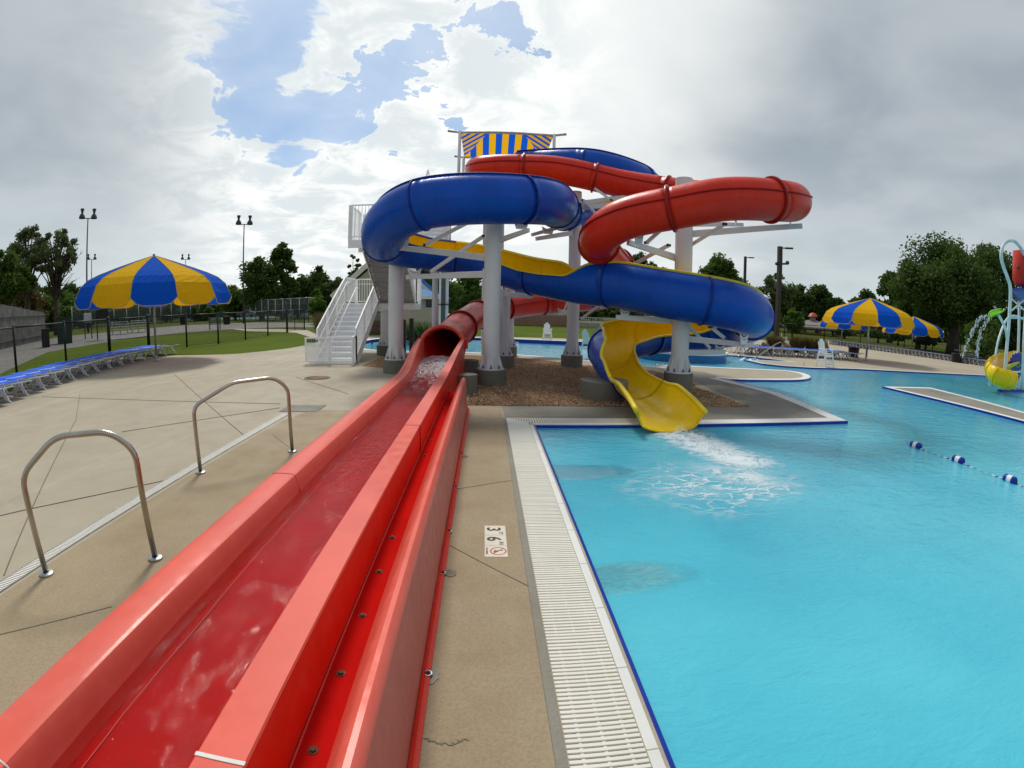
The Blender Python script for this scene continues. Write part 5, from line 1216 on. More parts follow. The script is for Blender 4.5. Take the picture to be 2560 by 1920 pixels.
def bleacher(px0, px1, dist, lab):
    a, b = at(px0, dist), at(px1, dist); d = (b-a); u = d.normalized(); nr = Vector((-u.y, u.x, 0)); nr = -nr if nr.dot(a) < 0 else nr
    t = thing('bleacher', lab, 'bleacher', a.to_tuple(), 0, 'grey bleachers by the courts')
    for k in range(4):
        o = nr*(.6*k)+Vector((0, 0, .42+.22*k)); m = MB(); m.slab([a+o, b+o, b+o+nr*.26, a+o+nr*.26], (0, 0, .05)); m.build('bench_plank', 'galvanized', t); o2 = o-Vector((0, 0, .2))-nr*.28
        if k: m = MB(); m.slab([a+o2, b+o2, b+o2+nr*.26, a+o2+nr*.26], (0, 0, .04)); m.build('foot_plank', 'galvanized', t)
    m = MB()
    for f in (.08, .5, .92):
        p = a+d*f; m.bar(p, p+nr*2.1+Vector((0, 0, 1.05)), .05, .05); m.bar(p+nr*2.1, p+nr*2.1+Vector((0, 0, 1.05)), .05, .05); m.bar(p+nr*1.0, p+nr*1.0+Vector((0, 0, .6)), .05, .05)
    m.build('frame', 'galvanized', t)
bleacher(276, 322, 50, 'long grey metal bleacher behind the left fence, beneath the striped umbrella'); bleacher(325, 366, 52, 'grey metal bleacher left of the umbrella pole, beyond the black fence')
def bench(px0, px1, dist, lab):
    a, b = at(px0, dist), at(px1, dist); u = (b-a).normalized(); nr = Vector((-u.y, u.x, 0)); nr = -nr if nr.dot(a) < 0 else nr; Z = Vector((0, 0, 1)); t = thing('park_bench', lab, 'bench', a.to_tuple())
    m = MB(); [m.slab([a+nr*(.16*k)+Z*.45, b+nr*(.16*k)+Z*.45, b+nr*(.16*k+.13)+Z*.45, a+nr*(.16*k+.13)+Z*.45], Z*.04) for k in range(3)]; m.build('seat', 'grey_wood', t)
    m = MB(); [m.slab([a+nr*.52+Z*(.6+.2*k), b+nr*.52+Z*(.6+.2*k), b+nr*.52+Z*(.75+.2*k), a+nr*.52+Z*(.75+.2*k)], nr*.04) for k in range(3)]; m.build('backrest', 'grey_wood', t)
    for f in (.08, .92): p = a+(b-a)*f; m = MB(); m.bar(p, p+Z*.45, .07, .07); m.bar(p+nr*.5, p+nr*.56+Z*1.1, .07, .07); m.bar(p+Z*.42, p+nr*.5+Z*.42, .06, .06); m.build('leg', 'dark_steel', t)
bench(521, 552, 50, 'wooden park bench beside a black bin beyond the left fence')
a_, b_ = at(455, 78), at(840, 60)
def tall_fence(px0, d0, px1, d1, hh, lab, net='chain_link_grey', wind=True, n=12):
    a, b = at(px0, d0), at(px1, d1); P = [tuple(a+(b-a)*i/n) for i in range(n+1)]; t = fence(P, hh, lab, 'court_fence', .05, net, 'galvanized', bottom=False)
    if wind: m = MB(); m.quad(a+Vector((0, 0, .3)), b+Vector((0, 0, .3)), b+Vector((0, 0, hh-.8)), a+Vector((0, 0, hh-.8))); m.build('windscreen', 'windscreen_net', t)
def wsn():
    t = NT('windscreen_net'); t.done(t.node('ShaderNodeMixShader', {0: .55, 1: t.node('ShaderNodeBsdfTransparent'), 2: t.bsdf((.03, .08, .07), .8)}))
wsn()
h1 = ztop(770, 744, at(770, 62)); tall_fence(575, 92, 772, 62, h1, 'tall grey wire tennis court fence with green screening, behind the small bright tree')
tall_fence(772, 62, 800, 68, h1, 'short end of the tall wire court fence right of the small bright tree', wind=False, n=2)
tall_fence(180, 70, 560, 96, 3.0, 'low grey court fence running behind the striped umbrella', n=14)
def lightpole(px, pyt, dist, lab, heads=2, scale=1., mat='dark_steel', r=.09):
    p = at(px, dist); z = ztop(px, pyt, p); t = thing('light_pole', lab, 'light pole', p.to_tuple(), 0, 'floodlight poles beyond the left fence'); m = MB(); m.tube([p, p+Vector((0, 0, z*.5)), p+Vector((0, 0, z))], [r*1.3, r, r*.7], 10); m.build('pole', mat, t, True)
    u = Vector((p.y, -p.x, 0)).normalized(); s = dist/60*scale*.82
    m = MB(); m.bar(p-u*.85*s+Vector((0, 0, z-.05)), p+u*.85*s+Vector((0, 0, z-.05)), .10*s, .10*s); m.build('crossarm', mat, t)
    for k in (-1, 1):
        c = p+u*k*.80*s; m = MB(); m.lathe((c.x, c.y, z), [(0, -.10*s), (.38*s, -.10*s), (.44*s, .0), (.36*s, .30*s), (.20*s, .52*s), (.14*s, .60*s), (.2*s, .95*s), (.26*s, .98*s), (.26*s, 1.2*s), (0, 1.22*s)], 14); m.build('floodlight', 'dark_steel', t, 'auto')
lightpole(219, 545, 62, 'tall floodlight pole with two round lamps at the left of the big umbrella')
lightpole(609, 560, 66, 'tall floodlight pole with two round lamps before the dark tree left of the staircase')
lightpole(231, 648, 105, 'shorter distant floodlight pole left of the umbrella top', scale=.55); lightpole(465, 648, 108, 'distant floodlight pole rising behind the umbrella top', scale=.55)
def area_lamp(px, pyt, dist, lab, r=.12, arm=1, cam_=False):
    p = at(px, dist); z = ztop(px, pyt, p); t = thing('lamp_post', lab, 'lamp post', p.to_tuple(), 0, 'dark lamp posts on the right'); m = MB(); m.box((p.x-r, p.y-r, 0), (p.x+r, p.y+r, z)); m.build('post', 'bronze_paint', t)
    u = Vector((p.y, -p.x, 0)).normalized(); m = MB(); m.bar(p+Vector((0, 0, z-.12)), p+u*.5+Vector((0, 0, z-.12)), .08, .08); c = p+u*.72+Vector((0, 0, z-.12)); m.bar(c-u*.3, c+u*.35, .34, .11); m.build('lamp_head', 'bronze_paint', t)
    if cam_:
        zc = ztop(px, 660, p); m = MB(); m.bar(p-u*.28+Vector((0, 0, zc)), p+u*.7+Vector((0, 0, zc+.05)), .10, .14); m.lathe((p.x+u.x*.62, p.y+u.y*.62, zc), [(0, .0), (.12, .0), (.17, .12), (.12, .26), (0, .3)], 10); m.ball((p.x-u.x*.25, p.y-u.y*.25, zc+.02), .14, 10); m.build('camera_bracket', 'dark_steel', t)
p_ = G(1939, 857); area_lamp(1944, 616, math.hypot(p_.x, p_.y), 'tall dark lamp post with side camera bracket right of the lower blue loop', .16, 1, True)
area_lamp(1858, 641, 62, 'more distant slim dark lamp post above the lower blue loop', .13)
# ================================================================== BUILDINGS
def bath_house():
    """gabled cream building behind the staircase with a blue metal roof"""
    gx0, gx1, y0, y1, ze, zr = -12.6, -4.6, 34.0, 47.0, 3.0, 6.9
    pl = AY(834, 738, y0); gx0 = pl.x-.1; ze = AY(834, 735, y0).z; pr = AY(918, 655, y0); ridge = (gx0*.0+pr.x+1.1); zr = AY(918, 650, y0).z+.5; gx1 = 2*ridge-gx0
    t = thing('bath_house', 'cream sided building with gabled blue metal roof behind the white staircase', 'building', (ridge, y0, 0))
    m = MB(); m.slab([(gx0+.4, y0, 0), (gx1-.4, y0, 0), (gx1-.4, y0, ze-.1), (ridge, y0, zr-.4), (gx0+.4, y0, ze-.1)], (0, y1-y0, 0)); m.build('wall', 'tan_siding', t)
    for s, xe in ((-1, gx0), (1, gx1)):
        m = MB(); m.slab([(xe, y0-.2, ze-.28), (ridge, y0-.2, zr-.03), (ridge, y1+.7, zr-.03), (xe, y1+.7, ze-.28)], (0, 0, .16)); rf = m.build('roof', 'blue_roof', t)
        m = MB(); n = 30
        for i in range(n+1): y = y0-.2+(y1-y0+.4)*i/n; m.bar((xe, y, ze-.10), (ridge, y, zr+.15), .05, .05)
        m.build('roof_rib', 'blue_roof', rf)
        m = MB(); m.bar((xe, y0-.24, ze-.22), (ridge, y0-.24, zr+.02), .05, .34); m.build('barge_board', 'cream_trim', rf)
    m = MB(); m.box((gx0+.4, y0-.03, 1.9), (gx1-.4, y0, 2.05)); m.box((gx0+1.5, y0-.03, ze+.6), (gx1-1.5, y0, ze+.72)); m.build('trim_band', 'cream_trim', t)
    m = MB(); m.slab([(gx0+.4, y0-.02, .0), (gx1-.4, y0-.02, 0), (gx1-.4, y0-.02, .9), (gx0+.4, y0-.02, .9)], (0, -.05, 0)); m.build('plinth', 'brick_base', t)
    w = MB(); w.box((ridge-2.6, y0-.06, 0), (ridge-1.6, y0-.01, 2.1)); w.build('door', 'tan_siding', t)
bath_house()
def side_house():
    # lower wing: blue roof slopes down to the right, two narrow windows
    a = AY(1000, 660, 30); y0 = 29.; x1 = AY(1087, 740, y0).x; x0 = x1-2.9; ze = AY(1087, 742, y0).z; 
    t = thing('pump_house', 'small cream building with blue roof and two slit windows left of the tube', 'building', ((x0+x1)/2, y0, 0))
    m = MB(); xm = (x0+x1)/2; zr = AY(1052, 703, y0+2).z; m.slab([(x0, y0, 0), (x1, y0, 0), (x1, y0, ze), (x0, y0, ze)], (0, 7, 0)); m.build('wall', 'tan_siding', t)
    m = MB(); P = [(x0-.4, y0-.4, ze), (x1+.5, y0-.4, ze), (x1+.5, y0+7.4, ze), (x0-.4, y0+7.4, ze)]; R1 = (x0-.4, y0+3.5, zr); R2 = (x0+.5, y0+3.5, zr)
    m.add(P+[R1, R2], [(0, 1, 5, 4), (1, 2, 5), (2, 3, 4, 5), (3, 0, 4), (0, 3, 2, 1)]); m.build('roof', 'blue_roof', t)
    m = MB(); m.box((x0-.42, y0-.44, ze-.14), (x1+.52, y0-.40, ze+.05)); m.build('fascia', 'cream_trim', t)
    for px in (1069, 1078):
        c = AY(px, 757, y0); m = MB(); m.box((c.x-.10, y0-.03, c.z-.28), (c.x+.10, y0-.005, c.z+.28)); w = m.build('window', 'window_dark', t)
        m = MB(); m.box((c.x-.14, y0-.035, c.z-.34), (c.x+.14, y0-.004, c.z-.29)); m.build('sill', 'cream_trim', w)
side_house()
def far_building():
    # low brick based wall and roofs across the lawn
    y0 = 53.; a = AY(1268, 806, y0); b = AY(1560, 806, y0); t = thing('park_shelter', 'long low building with brick red lower wall beyond the green lawn', 'building', (a.x, y0, 0))
    z1 = AY(1330, 787, y0).z; z2 = AY(1330, 770, y0).z
    m = MB(); m.box((a.x, y0, 0), (AY(1420, 800, y0).x, y0+6, z1)); m.build('lower_wall', 'brick_base', t); m = MB(); m.box((a.x-.05, y0+.05, z1), (AY(1420, 800, y0).x+.05, y0+6, z2+.6)); m.build('upper_wall', 'tan_siding', t)
    n = MB(); x = a.x-.1; zr = AY(1290, 722, y0).z
    for px0, px1 in ((1276, 1308), (1322, 1352)):
        p, q = AY(px0, 733, y0), AY(px1, 733, y0); m = MB(); c = (p.x+q.x)/2; m.add([(p.x, y0-.3, p.z), (q.x, y0-.3, p.z), (c, y0-.3, zr+.2), (p.x, y0+6, p.z), (q.x, y0+6, p.z), (c, y0+6, zr+.2)], [(0, 1, 2), (5, 4, 3), (0, 2, 5, 3), (2, 1, 4, 5), (0, 3, 4, 1)]); m.build('roof', 'blue_roof', t)
    m = MB(); p, q = AY(1265, 736, y0), AY(1440, 736, y0); m.box((p.x, y0-.2, p.z-.5), (q.x, y0+6, p.z)); m.build('eave', 'tan_siding', t)
far_building()
def lawn_rail():
    a = G(1424, 812); y0 = 50.; p, q = AY(1422, 812, y0), AY(1560, 812, y0); t = thing('lawn_railing', 'pale open railing and steps at the back of the lawn behind the white columns', 'railing', (p.x, y0, 0)); h = AY(1440, 793, y0).z; m = MB(); n = 26
    for i in range(n+1): x = p.x+(q.x-p.x)*i/n; m.bar((x, y0, 0), (x, y0, h), .06, .06)
    m.bar((p.x, y0, h), (q.x, y0, h), .08, .08); m.bar((p.x, y0, h*.5), (q.x, y0, h*.5), .05, .05); m.build('bars', 'galvanized', t); m = MB(); m.box((p.x, y0+.3, 0), (q.x, y0+1.6, h*.55)); m.build('kerb_wall', 'deck_concrete', t)
lawn_rail()
def pavilion():
    p = at(2032, 78); t = thing('picnic_pavilion', 'open park pavilion with grey hipped roof and small red cupola behind the umbrellas', 'pavilion', p.to_tuple()); ze = ztop(2032, 818, p); zr = ztop(2040, 801, p); hw = 3.4; h2 = 4.4
    x, y = p.x, p.y; u = Vector((p.y, -p.x, 0)).normalized(); v = Vector((p.x, p.y, 0)).normalized(); Z = Vector((0, 0, 1))
    def q(a, b, z): return p+u*a+v*b+Z*z
    m = MB(); m.add([q(-h2, -3, ze), q(h2, -3, ze), q(h2, 4, ze), q(-h2, 4, ze), q(-.6, .5, zr), q(.6, .5, zr), q(-h2, -3, ze-.2), q(h2, -3, ze-.2), q(h2, 4, ze-.2), q(-h2, 4, ze-.2)], [(0, 1, 5, 4), (1, 2, 5), (2, 3, 4, 5), (3, 0, 4), (0, 6, 7, 1), (1, 7, 8, 2), (2, 8, 9, 3), (3, 9, 6, 0), (9, 8, 7, 6)]); rf = m.build('roof', 'grey_roof', t)
    m = MB(); m.cyl((p.x+v.x*.5, p.y+v.y*.5), .45, zr-.3, zr+.55, 8); m.build('cupola', 'grey_roof', rf); m = MB(); c = p+v*.5; zt = ztop(2042, 782, p); m.lathe((c.x, c.y, 0), [(.75, zr+.5), (.45, zr+.95), (.12, zr+1.1), (.1, zt-.6), (.22, zt-.45), (.1, zt-.3), (.02, zt)], 10); m.build('cupola_cap', 'red_metal', rf, 'auto')
    for a in (-hw, -hw*.33, hw*.33, hw):
        for b in (-2.5, 3.4): m = MB(); m.bar(q(a, b, 0), q(a, b, ze), .35, .35); m.build('post', 'brown_stone', t)
pavilion()
# ================================================================== TREES
def tree(px, dist, pyt, wpx, lab, leaf='leaf_dark', trunk=.35, crown_base=.25, n=2600, size=.34, seed=1, sparse=0., name='tree', shape=1., lean=0., bare=0, fill=1., wobble=.34, nc=44, tpx=None, pyb=None):
    rnd = random.Random(seed); p = at(px, dist); H = ztop(px, pyt, p); W = wpx*dist/F/2
    if pyb: cb = max(.1, ztop(px, pyb, p)/H)
    else: cb = crown_base
    t = thing(name, lab, 'tree' if name != 'bush' else 'bush', p.to_tuple(), 0, None)
    z0 = H*cb; cz = (H+z0)/2; rz = (H-z0)/2; C = []; k = 0; ncl = max(9, int(nc*(1-sparse*.55)))
    while len(C) < ncl and k < 4000:
        k += 1; a, b, c = rnd.uniform(-1, 1), rnd.uniform(-1, 1), rnd.uniform(-1, 1); rr = a*a+b*b+c*c
        if rr > 1 or rr < .06+sparse*.25: continue
        sh = (1-.28*max(0, c)*shape)*(1-.2*max(0, -c)); wob = 1+wobble*noise.noise(Vector((a*1.7+seed, b*1.7, c*1.7)))
        sp_ = 1 if rr < .55 else rnd.uniform(.6, 1)
        C.append((Vector((p.x+a*W*sh*wob+lean*(c+1)*W*.2, p.y+b*W*sh*wob, cz+c*rz*.9*wob)), rnd.uniform(.24, .50)*min(W, rz)*(1-.70*sparse)*sp_*fill))
    m = MB(); base = Vector((p.x, p.y, 0)); top = Vector((p.x+lean*W*.2, p.y, z0+rz*.9)); r0 = trunk
    m.tube([base-Vector((0, 0, .1)), base.lerp(top, .3)+Vector((rnd.uniform(-.1, .1), 0, 0)), base.lerp(top, .65), top], [r0*1.25, r0*.9, r0*.6, r0*.25], 9)
    for c, r in C[::1 if sparse else 2]:
        f = rnd.uniform(.35, .85); s = base.lerp(top, f); md = s.lerp(c, .5)+Vector((0, 0, .12*(c-s).length)); m.tube([s, md, c], [r0*.34, r0*.2, r0*.07], 5)
    for i in range(bare):
        f = rnd.uniform(.4, .8); s = base.lerp(top, f); a = rnd.uniform(-.6, .9); L = W*rnd.uniform(.8, 1.25); e = s+Vector((math.cos(a)*L, rnd.uniform(-.4, .4)*L, L*rnd.uniform(.25, .8))); md = s.lerp(e, .5)+Vector((0, 0, -.05*L)); m.tube([s, md, e], [r0*.25, r0*.13, r0*.03], 5)
        for j in range(3): q = md.lerp(e, rnd.uniform(0, .9)); m.tube([q, q+Vector((rnd.uniform(-.2, .5), rnd.uniform(-.3, .3), rnd.uniform(.05, .4)))*L*.4], [r0*.09, r0*.02], 4)
    m.build('trunk', 'bark', t, True)
    lv = MB(); per = int(n*2.6/len(C)); sz = size*dist/55*(.72-.12*sparse)
    for c, r in C:
        for i in range(per):
            d = Vector((rnd.gauss(0, 1), rnd.gauss(0, 1), rnd.gauss(0, 1))).normalized()*r*(rnd.random()**.42)*rnd.uniform(.85, 1.25); d.z *= .8; d *= (1+.18*(rnd.random() < .12))
            q = c+d; a = Vector((rnd.gauss(0, 1), rnd.gauss(0, 1), rnd.gauss(0, .7))).normalized(); b = a.cross(Vector((rnd.gauss(0, 1), rnd.gauss(0, 1), rnd.gauss(0, 1)))).normalized(); s = sz*rnd.uniform(.5, 1.25)
            lv.add([q-a*s-b*s*.1, q+b*s*.55-a*s*.2, q+a*s, q-b*s*.5+a*s*.1], [(0, 1, 2, 3)])
    lv.build('crown', leaf, t)
    return t
tree(140, 62, 560, 110, 'tall open tree with thin bare branches on its right, beside the floodlight pole', 'leaf_grey', .32, .50, 2600, .24, 3, .8, bare=12, lean=.3, nc=120)
tree(70, 66, 558, 105, 'tall ragged tree left of the open one at the left edge', 'leaf_grey', .35, .40, 3000, .26, 4, .6, nc=100)
tree(10, 60, 612, 120, 'broad grey green tree at the left edge of the view above the board fence', 'leaf_mid', .4, .3, 2600, .30, 5, .3)
tree(60, 78, 705, 120, 'low reddish brown leafed tree above the grey board fence', 'leaf_brown', .2, .1, 1500, .3, 6)
tree(125, 84, 706, 110, 'rounded olive tree behind the trunk of the open tree', 'leaf_mid', .2, .1, 1700, .3, 7)
tree(180, 98, 712, 60, 'small flat topped pine right of the tall floodlight pole', 'leaf_dark', .2, .55, 900, .28, 8)
tree(205, 88, 742, 110, 'dark low tree behind the green storage bin', 'leaf_dark', .25, .05, 1500, .34, 9)
tree(300, 92, 748, 140, 'dark tree hidden beneath the left half of the striped umbrella', 'leaf_dark', .25, .05, 1500, .34, 10)
tree(415, 94, 700, 130, 'dark tree whose top shows just above the striped umbrella', 'leaf_dark', .25, .05, 1800, .34, 11)
tree(500, 92, 752, 130, 'dark tree under the right edge of the striped umbrella', 'leaf_dark', .25, .05, 1500, .34, 12)
tree(588, 86, 714, 66, 'small grey green tree at the left foot of the tallest dark pair', 'leaf_mid', .22, .12, 1300, .3, 13)
tree(655, 80, 637, 104, 'broad dark tree just right of the second floodlight pole', 'leaf_dark', .4, .14, 3600, .30, 14)
tree(708, 82, 598, 66, 'tall narrow dark tree towering over its left neighbour', 'leaf_dark', .4, .16, 3200, .30, 15, shape=1.4)
tree(790, 86, 659, 86, 'round dark tree left of the cream gable', 'leaf_dark', .35, .08, 2800, .32, 16)
tree(745, 92, 712, 70, 'low dark tree filling the dip between two taller trees left of the staircase', 'leaf_dark', .3, .05, 1300, .32, 17)
tree(848, 84, 682, 62, 'airy grey tree touching the cream gable', 'leaf_grey', .25, .1, 1700, .28, 18, .5, nc=80)
tree(796, 57, 724, 44, 'small bright green tree at the end of the tall court fence', 'leaf_light', .12, .12, 1500, .20, 19)
tree(885, 72, 628, 44, 'tree with a thin leafy tip showing above the cream roof', 'leaf_grey', .2, .45, 700, .25, 20, .8)
tree(1075, 44, 652, 130, 'large dark leafy tree behind the pale column and the cream building', 'leaf_mid', .4, .12, 4200, .34, 21)
tree(1175, 50, 672, 110, 'dark green tree behind the thick white column', 'leaf_mid', .4, .12, 3200, .32, 22)
tree(1000, 60, 668, 100, 'dark tree behind the staircase and the cream building', 'leaf_dark', .4, .12, 2400, .32, 23)
tree(1480, 88, 762, 130, 'low dark tree beyond the lawn under the blue slide', 'leaf_dark', .3, .05, 1500, .36, 24)
tree(1590, 84, 620, 96, 'dark tree seen through the gap right of the red curl', 'leaf_dark', .35, .12, 2800, .32, 25)
tree(1655, 90, 662, 52, 'smaller dark tree left of the tall white column with the red curl', 'leaf_dark', .3, .1, 1500, .3, 26)
tree(1792, 86, 636, 122, 'big round dark green tree right of the tall white column', 'leaf_mid', .4, .14, 4200, .32, 27)
tree(1722, 92, 690, 60, 'low tree between the white column and the big round tree', 'leaf_mid', .3, .1, 1300, .32, 48)
tree(1935, 84, 674, 84, 'ragged tree directly behind the tall dark lamp post', 'leaf_grey', .35, .22, 2600, .28, 28, .45, nc=90)
tree(1985, 92, 707, 92, 'dark tree right of the dark lamp post', 'leaf_dark', .35, .08, 2600, .32, 29)
tree(2045, 94, 704, 92, 'dark tree above the pavilion roof', 'leaf_dark', .35, .10, 2800, .32, 30, .2)
tree(1984, 60, 768, 46, 'slender light green young tree left of the pavilion', 'leaf_light', .1, .08, 1300, .2, 31)
tree(2095, 100, 744, 60, 'low dark tree left of the nearest right umbrella top', 'leaf_dark', .3, .05, 1200, .34, 32); tree(2130, 104, 740, 56, 'low dark tree just behind the nearest right umbrella top', 'leaf_dark', .3, .05, 1200, .34, 33)
tree(2168, 96, 722, 60, 'dark rounded tree right behind the nearest right umbrella', 'leaf_dark', .3, .08, 1700, .32, 34)
tree(2228, 72, 662, 84, 'dark tree with ragged left edge joined to the huge round one', 'leaf_dark', .4, .16, 3600, .28, 35)
def big_tree():
    return tree(2388, 56, 594, 282, 'huge round dark tree that dominates the right side behind the water play tower', 'leaf_dark', .62, .20, 20000, .26, 52, name='tree', shape=.30, fill=1.0, wobble=.10, nc=110)
big_tree()
tree(2300, 60, 700, 120, 'drooping dark lower limb mass left of the huge tree', 'leaf_dark', .3, .18, 3200, .28, 49)
tree(2460, 44, 786, 78, 'pale green shrubby tree beneath the huge dark tree beside the falling water', 'leaf_mid', .10, .10, 2800, .22, 37)
tree(2545, 60, 740, 90, 'dark tree behind the red bucket tower', 'leaf_dark', .3, .1, 2400, .3, 38)
for i, (px, pt, w_, d) in enumerate(((2115, 822, 60, 70), (2200, 820, 70, 66), (2250, 826, 60, 64), (2320, 838, 60, 60))):
    tree(px, d, pt, w_, ('low brushy green tree under the left rim of the nearest right umbrella', 'low brushy green tree behind the pole of the nearest right umbrella', 'low brushy tree between the two right umbrella poles', 'low brushy tree right of the farther umbrella pole')[i], 'leaf_mid', .14, .30, 900, .26, 40+i)
# shrubs and ornamental grass
def tuft(p, r, h, lab, leaf, n=500, name='ornamental_grass', cat='ornamental grass', seed=1):
    rnd = random.Random(seed); t = thing(name, lab, cat, p.to_tuple()); m = MB()
    for i in range(n):
        a = rnd.uniform(0, 6.283); q = r*rnd.random()**.6*.5; b = Vector((p.x+q*math.cos(a), p.y+q*math.sin(a), 0)); L = h*rnd.uniform(.6, 1.1); sp = r*rnd.uniform(.3, 1.)
        e = b+Vector((math.cos(a)*sp, math.sin(a)*sp, L)); md = b.lerp(e, .55)+Vector((0, 0, L*.22)); w = Vector((-math.sin(a), math.cos(a), 0))*.018*max(1, r)
        m.add([b-w, b+w, md+w, e, md-w], [(0, 1, 2, 4), (4, 2, 3)])
    m.build('blades', leaf, t)
    m = MB(); m.ball((p.x, p.y, h*.22), r*.42, 10, 0, (1, 1, .6)); m.build('crown_base', leaf, t, True)
p = G(790, 866); tuft(Vector((p.x+.2, p.y+1.5, 0)), .9, 1.55, 'clump of brown and green ornamental grass left of the white staircase', 'leaf_brown', 900, seed=5)
for i, (px, py, h, lab) in enumerate(((1936, 884, 44, 'brown ornamental grass clump left of the distant lifeguard chair'), (1992, 887, 45, 'brown ornamental grass clump just right of the distant lifeguard chair'), (2030, 890, 46, 'brown ornamental grass clump behind the near lifeguard chair'))):
    p = G(px, py-6); tuft(p, .62, ztop(px, py-h, p), lab, 'leaf_brown', 700, seed=20+i)
def boulder(px, py, wpx, hpx, lab, seed):
    p = G(px, py); rr = wpx*math.hypot(p.x, p.y)/F/2; hh = hpx*math.hypot(p.x, p.y)/F; m = MB(); m.ball((0, 0, 0), 1, 18); rnd = random.Random(seed)
    m.v = [(p.x+v[0]*rr*(1+.35*noise.noise(Vector(v)*1.6+Vector((seed, 0, 0)))), p.y+v[1]*rr*.7*(1+.3*noise.noise(Vector(v)*1.9)), max(-.05, (v[2]+.25)*hh*.8*(1+.4*noise.noise(Vector(v)*2.1+Vector((0, seed, 0)))))) for v in m.v]
    tag(m.build('boulder', 'brown_stone', None, 'auto'), lab, 'boulder', 'brown boulders behind the lounger row')
boulder(2056, 880, 34, 26, 'reddish brown boulder right behind the near lifeguard chair', 1); boulder(2066, 888, 40, 13, 'low brown boulder right of the near lifeguard chair', 2); boulder(1962, 884, 34, 24, 'tan boulder below the small distant lifeguard chair', 3); boulder(1910, 882, 36, 22, 'brown boulder beside the lower blue loop', 4)
p = G(1048, 868); tuft(Vector((p.x, p.y+3, 0)), 1.3, 1.1, 'silvery arching shrub at the river end left of the tube mouth', 'leaf_grey', 800, 'shrub', 'shrub', seed=9)
p = G(1012, 866); tuft(Vector((p.x, p.y+4, 0)), .9, 1.0, 'dark green shrub against the cream wall behind the dark posts', 'leaf_mid', 600, 'shrub', 'shrub', seed=10)
# distant continuous belt of trees closing the horizon
def treeline():
    rnd = random.Random(77); m = MB()
    for k in range(26000):
        a = R(rnd.uniform(-64, 66)); d = rnd.uniform(118, 150); h = 5.2+2.6*noise.noise(Vector((a*9, 0, 0)))+1.6*noise.noise(Vector((a*31, 5, 0)))
        z = h*rnd.random()**.7*1.25; q = Vector((math.sin(a)*d, math.cos(a)*d, z)); s = rnd.uniform(.5, 1.15); u = Vector((rnd.gauss(0, 1), rnd.gauss(0, 1), rnd.gauss(0, 1))).normalized(); v = u.cross(Vector((rnd.gauss(0, 1), rnd.gauss(0, 1), 1))).normalized()
        m.add([q-u*s, q+v*s*.7, q+u*s, q-v*s*.7], [(0, 1, 2, 3)])
    tag(m.build('treeline', 'leaf_dark'), kind='stuff')
treeline()
# ---------------- parked vehicles and picnic tables far off
def car(px, py, dist, lab, mat, L=4.5, pickup=False, rz=0.):
    p = at(px, dist); u = Vector((p.y, -p.x, 0)).normalized(); v = Vector((-u.y, u.x, 0)); Z = Vector((0, 0, 1)); t = thing('parked_car' if not pickup else 'pickup_truck', lab, 'car' if not pickup else 'pickup truck', p.to_tuple())
    pr = [(-L/2, .35), (-L/2, .85), (-L*.46, .98), (-L*.22, 1.02), (-L*.10, 1.50), (L*.26, 1.48), (L*.40, .98), (L/2, .92), (L/2, .38)] if not pickup else [(-L/2, .4), (-L/2, 1.0), (-L*.24, 1.1), (-L*.12, 1.72), (L*.10, 1.72), (L*.13, 1.1), (L/2, 1.08), (L/2, .4)]
    m = MB(); m.slab([p+u*a+Z*b for a, b in pr], v*1.7); m.build('body', mat, t, bevel=.06)
    w = [(-L*.19, 1.05), (-L*.09, 1.42), (L*.22, 1.40), (L*.32, 1.05)] if not pickup else [(-L*.2, 1.15), (-L*.11, 1.62), (L*.08, 1.62), (L*.10, 1.15)]
    for o in (-.01, 1.70): m = MB(); m.slab([p+v*o+u*a+Z*b for a, b in w], v*.012); m.build('window', 'window_dark', t)
    for a in (-L*.31, L*.31):
        for o in (0, 1.5): c = p+u*a+v*o+Z*.34; m = MB(); m.tube([c, c+v*.2], .34, 16); m.build('wheel', 'black_paint', t, 'auto')
car(1172, 790, 55, 'white pickup truck parked behind the red tube left of the thick column', 'white_car', 5.4, True)
car(613, 790, 110, 'silver car parked beyond the courts right of the park bench', 'silver_car'); car(395, 795, 105, 'pale car parked beyond the courts behind the umbrella pole', 'silver_car')
car(2322, 850, 92, 'silver car parked under the trees right of the farther umbrella', 'silver_car')
def far_house(px, dist, lab):
    p = at(px, dist); u = Vector((p.y, -p.x, 0)).normalized(); v = Vector((p.x, p.y, 0)).normalized(); Z = Vector((0, 0, 1)); t = thing('house', lab, 'house', p.to_tuple()); m = MB(); m.slab([p-u*3, p+u*3, p+u*3+Z*2.6, p+Z*4.4, p-u*3+Z*2.6], v*8); m.build('wall', 'white_car', t)
    for s in (-1, 1): m = MB(); m.slab([p+u*3.4*s-v*.3+Z*2.4, p-v*.3+Z*4.5, p+v*8.3+Z*4.5, p+u*3.4*s+v*8.3+Z*2.4], Z*.12); m.build('roof', 'grey_roof', t)
    for a in (-1.4, 1.4): m = MB(); m.slab([p+u*(a-.5)+Z*1, p+u*(a+.5)+Z*1, p+u*(a+.5)+Z*2, p+u*(a-.5)+Z*2], -v*.03); m.build('window', 'window_dark', t)
far_house(738, 112, 'small white gabled house far beyond the tall court fence'); tree(712, 104, 752, 30, 'small red leafed tree in front of the distant white house', 'leaf_red', .1, .1, 600, .25, 60)
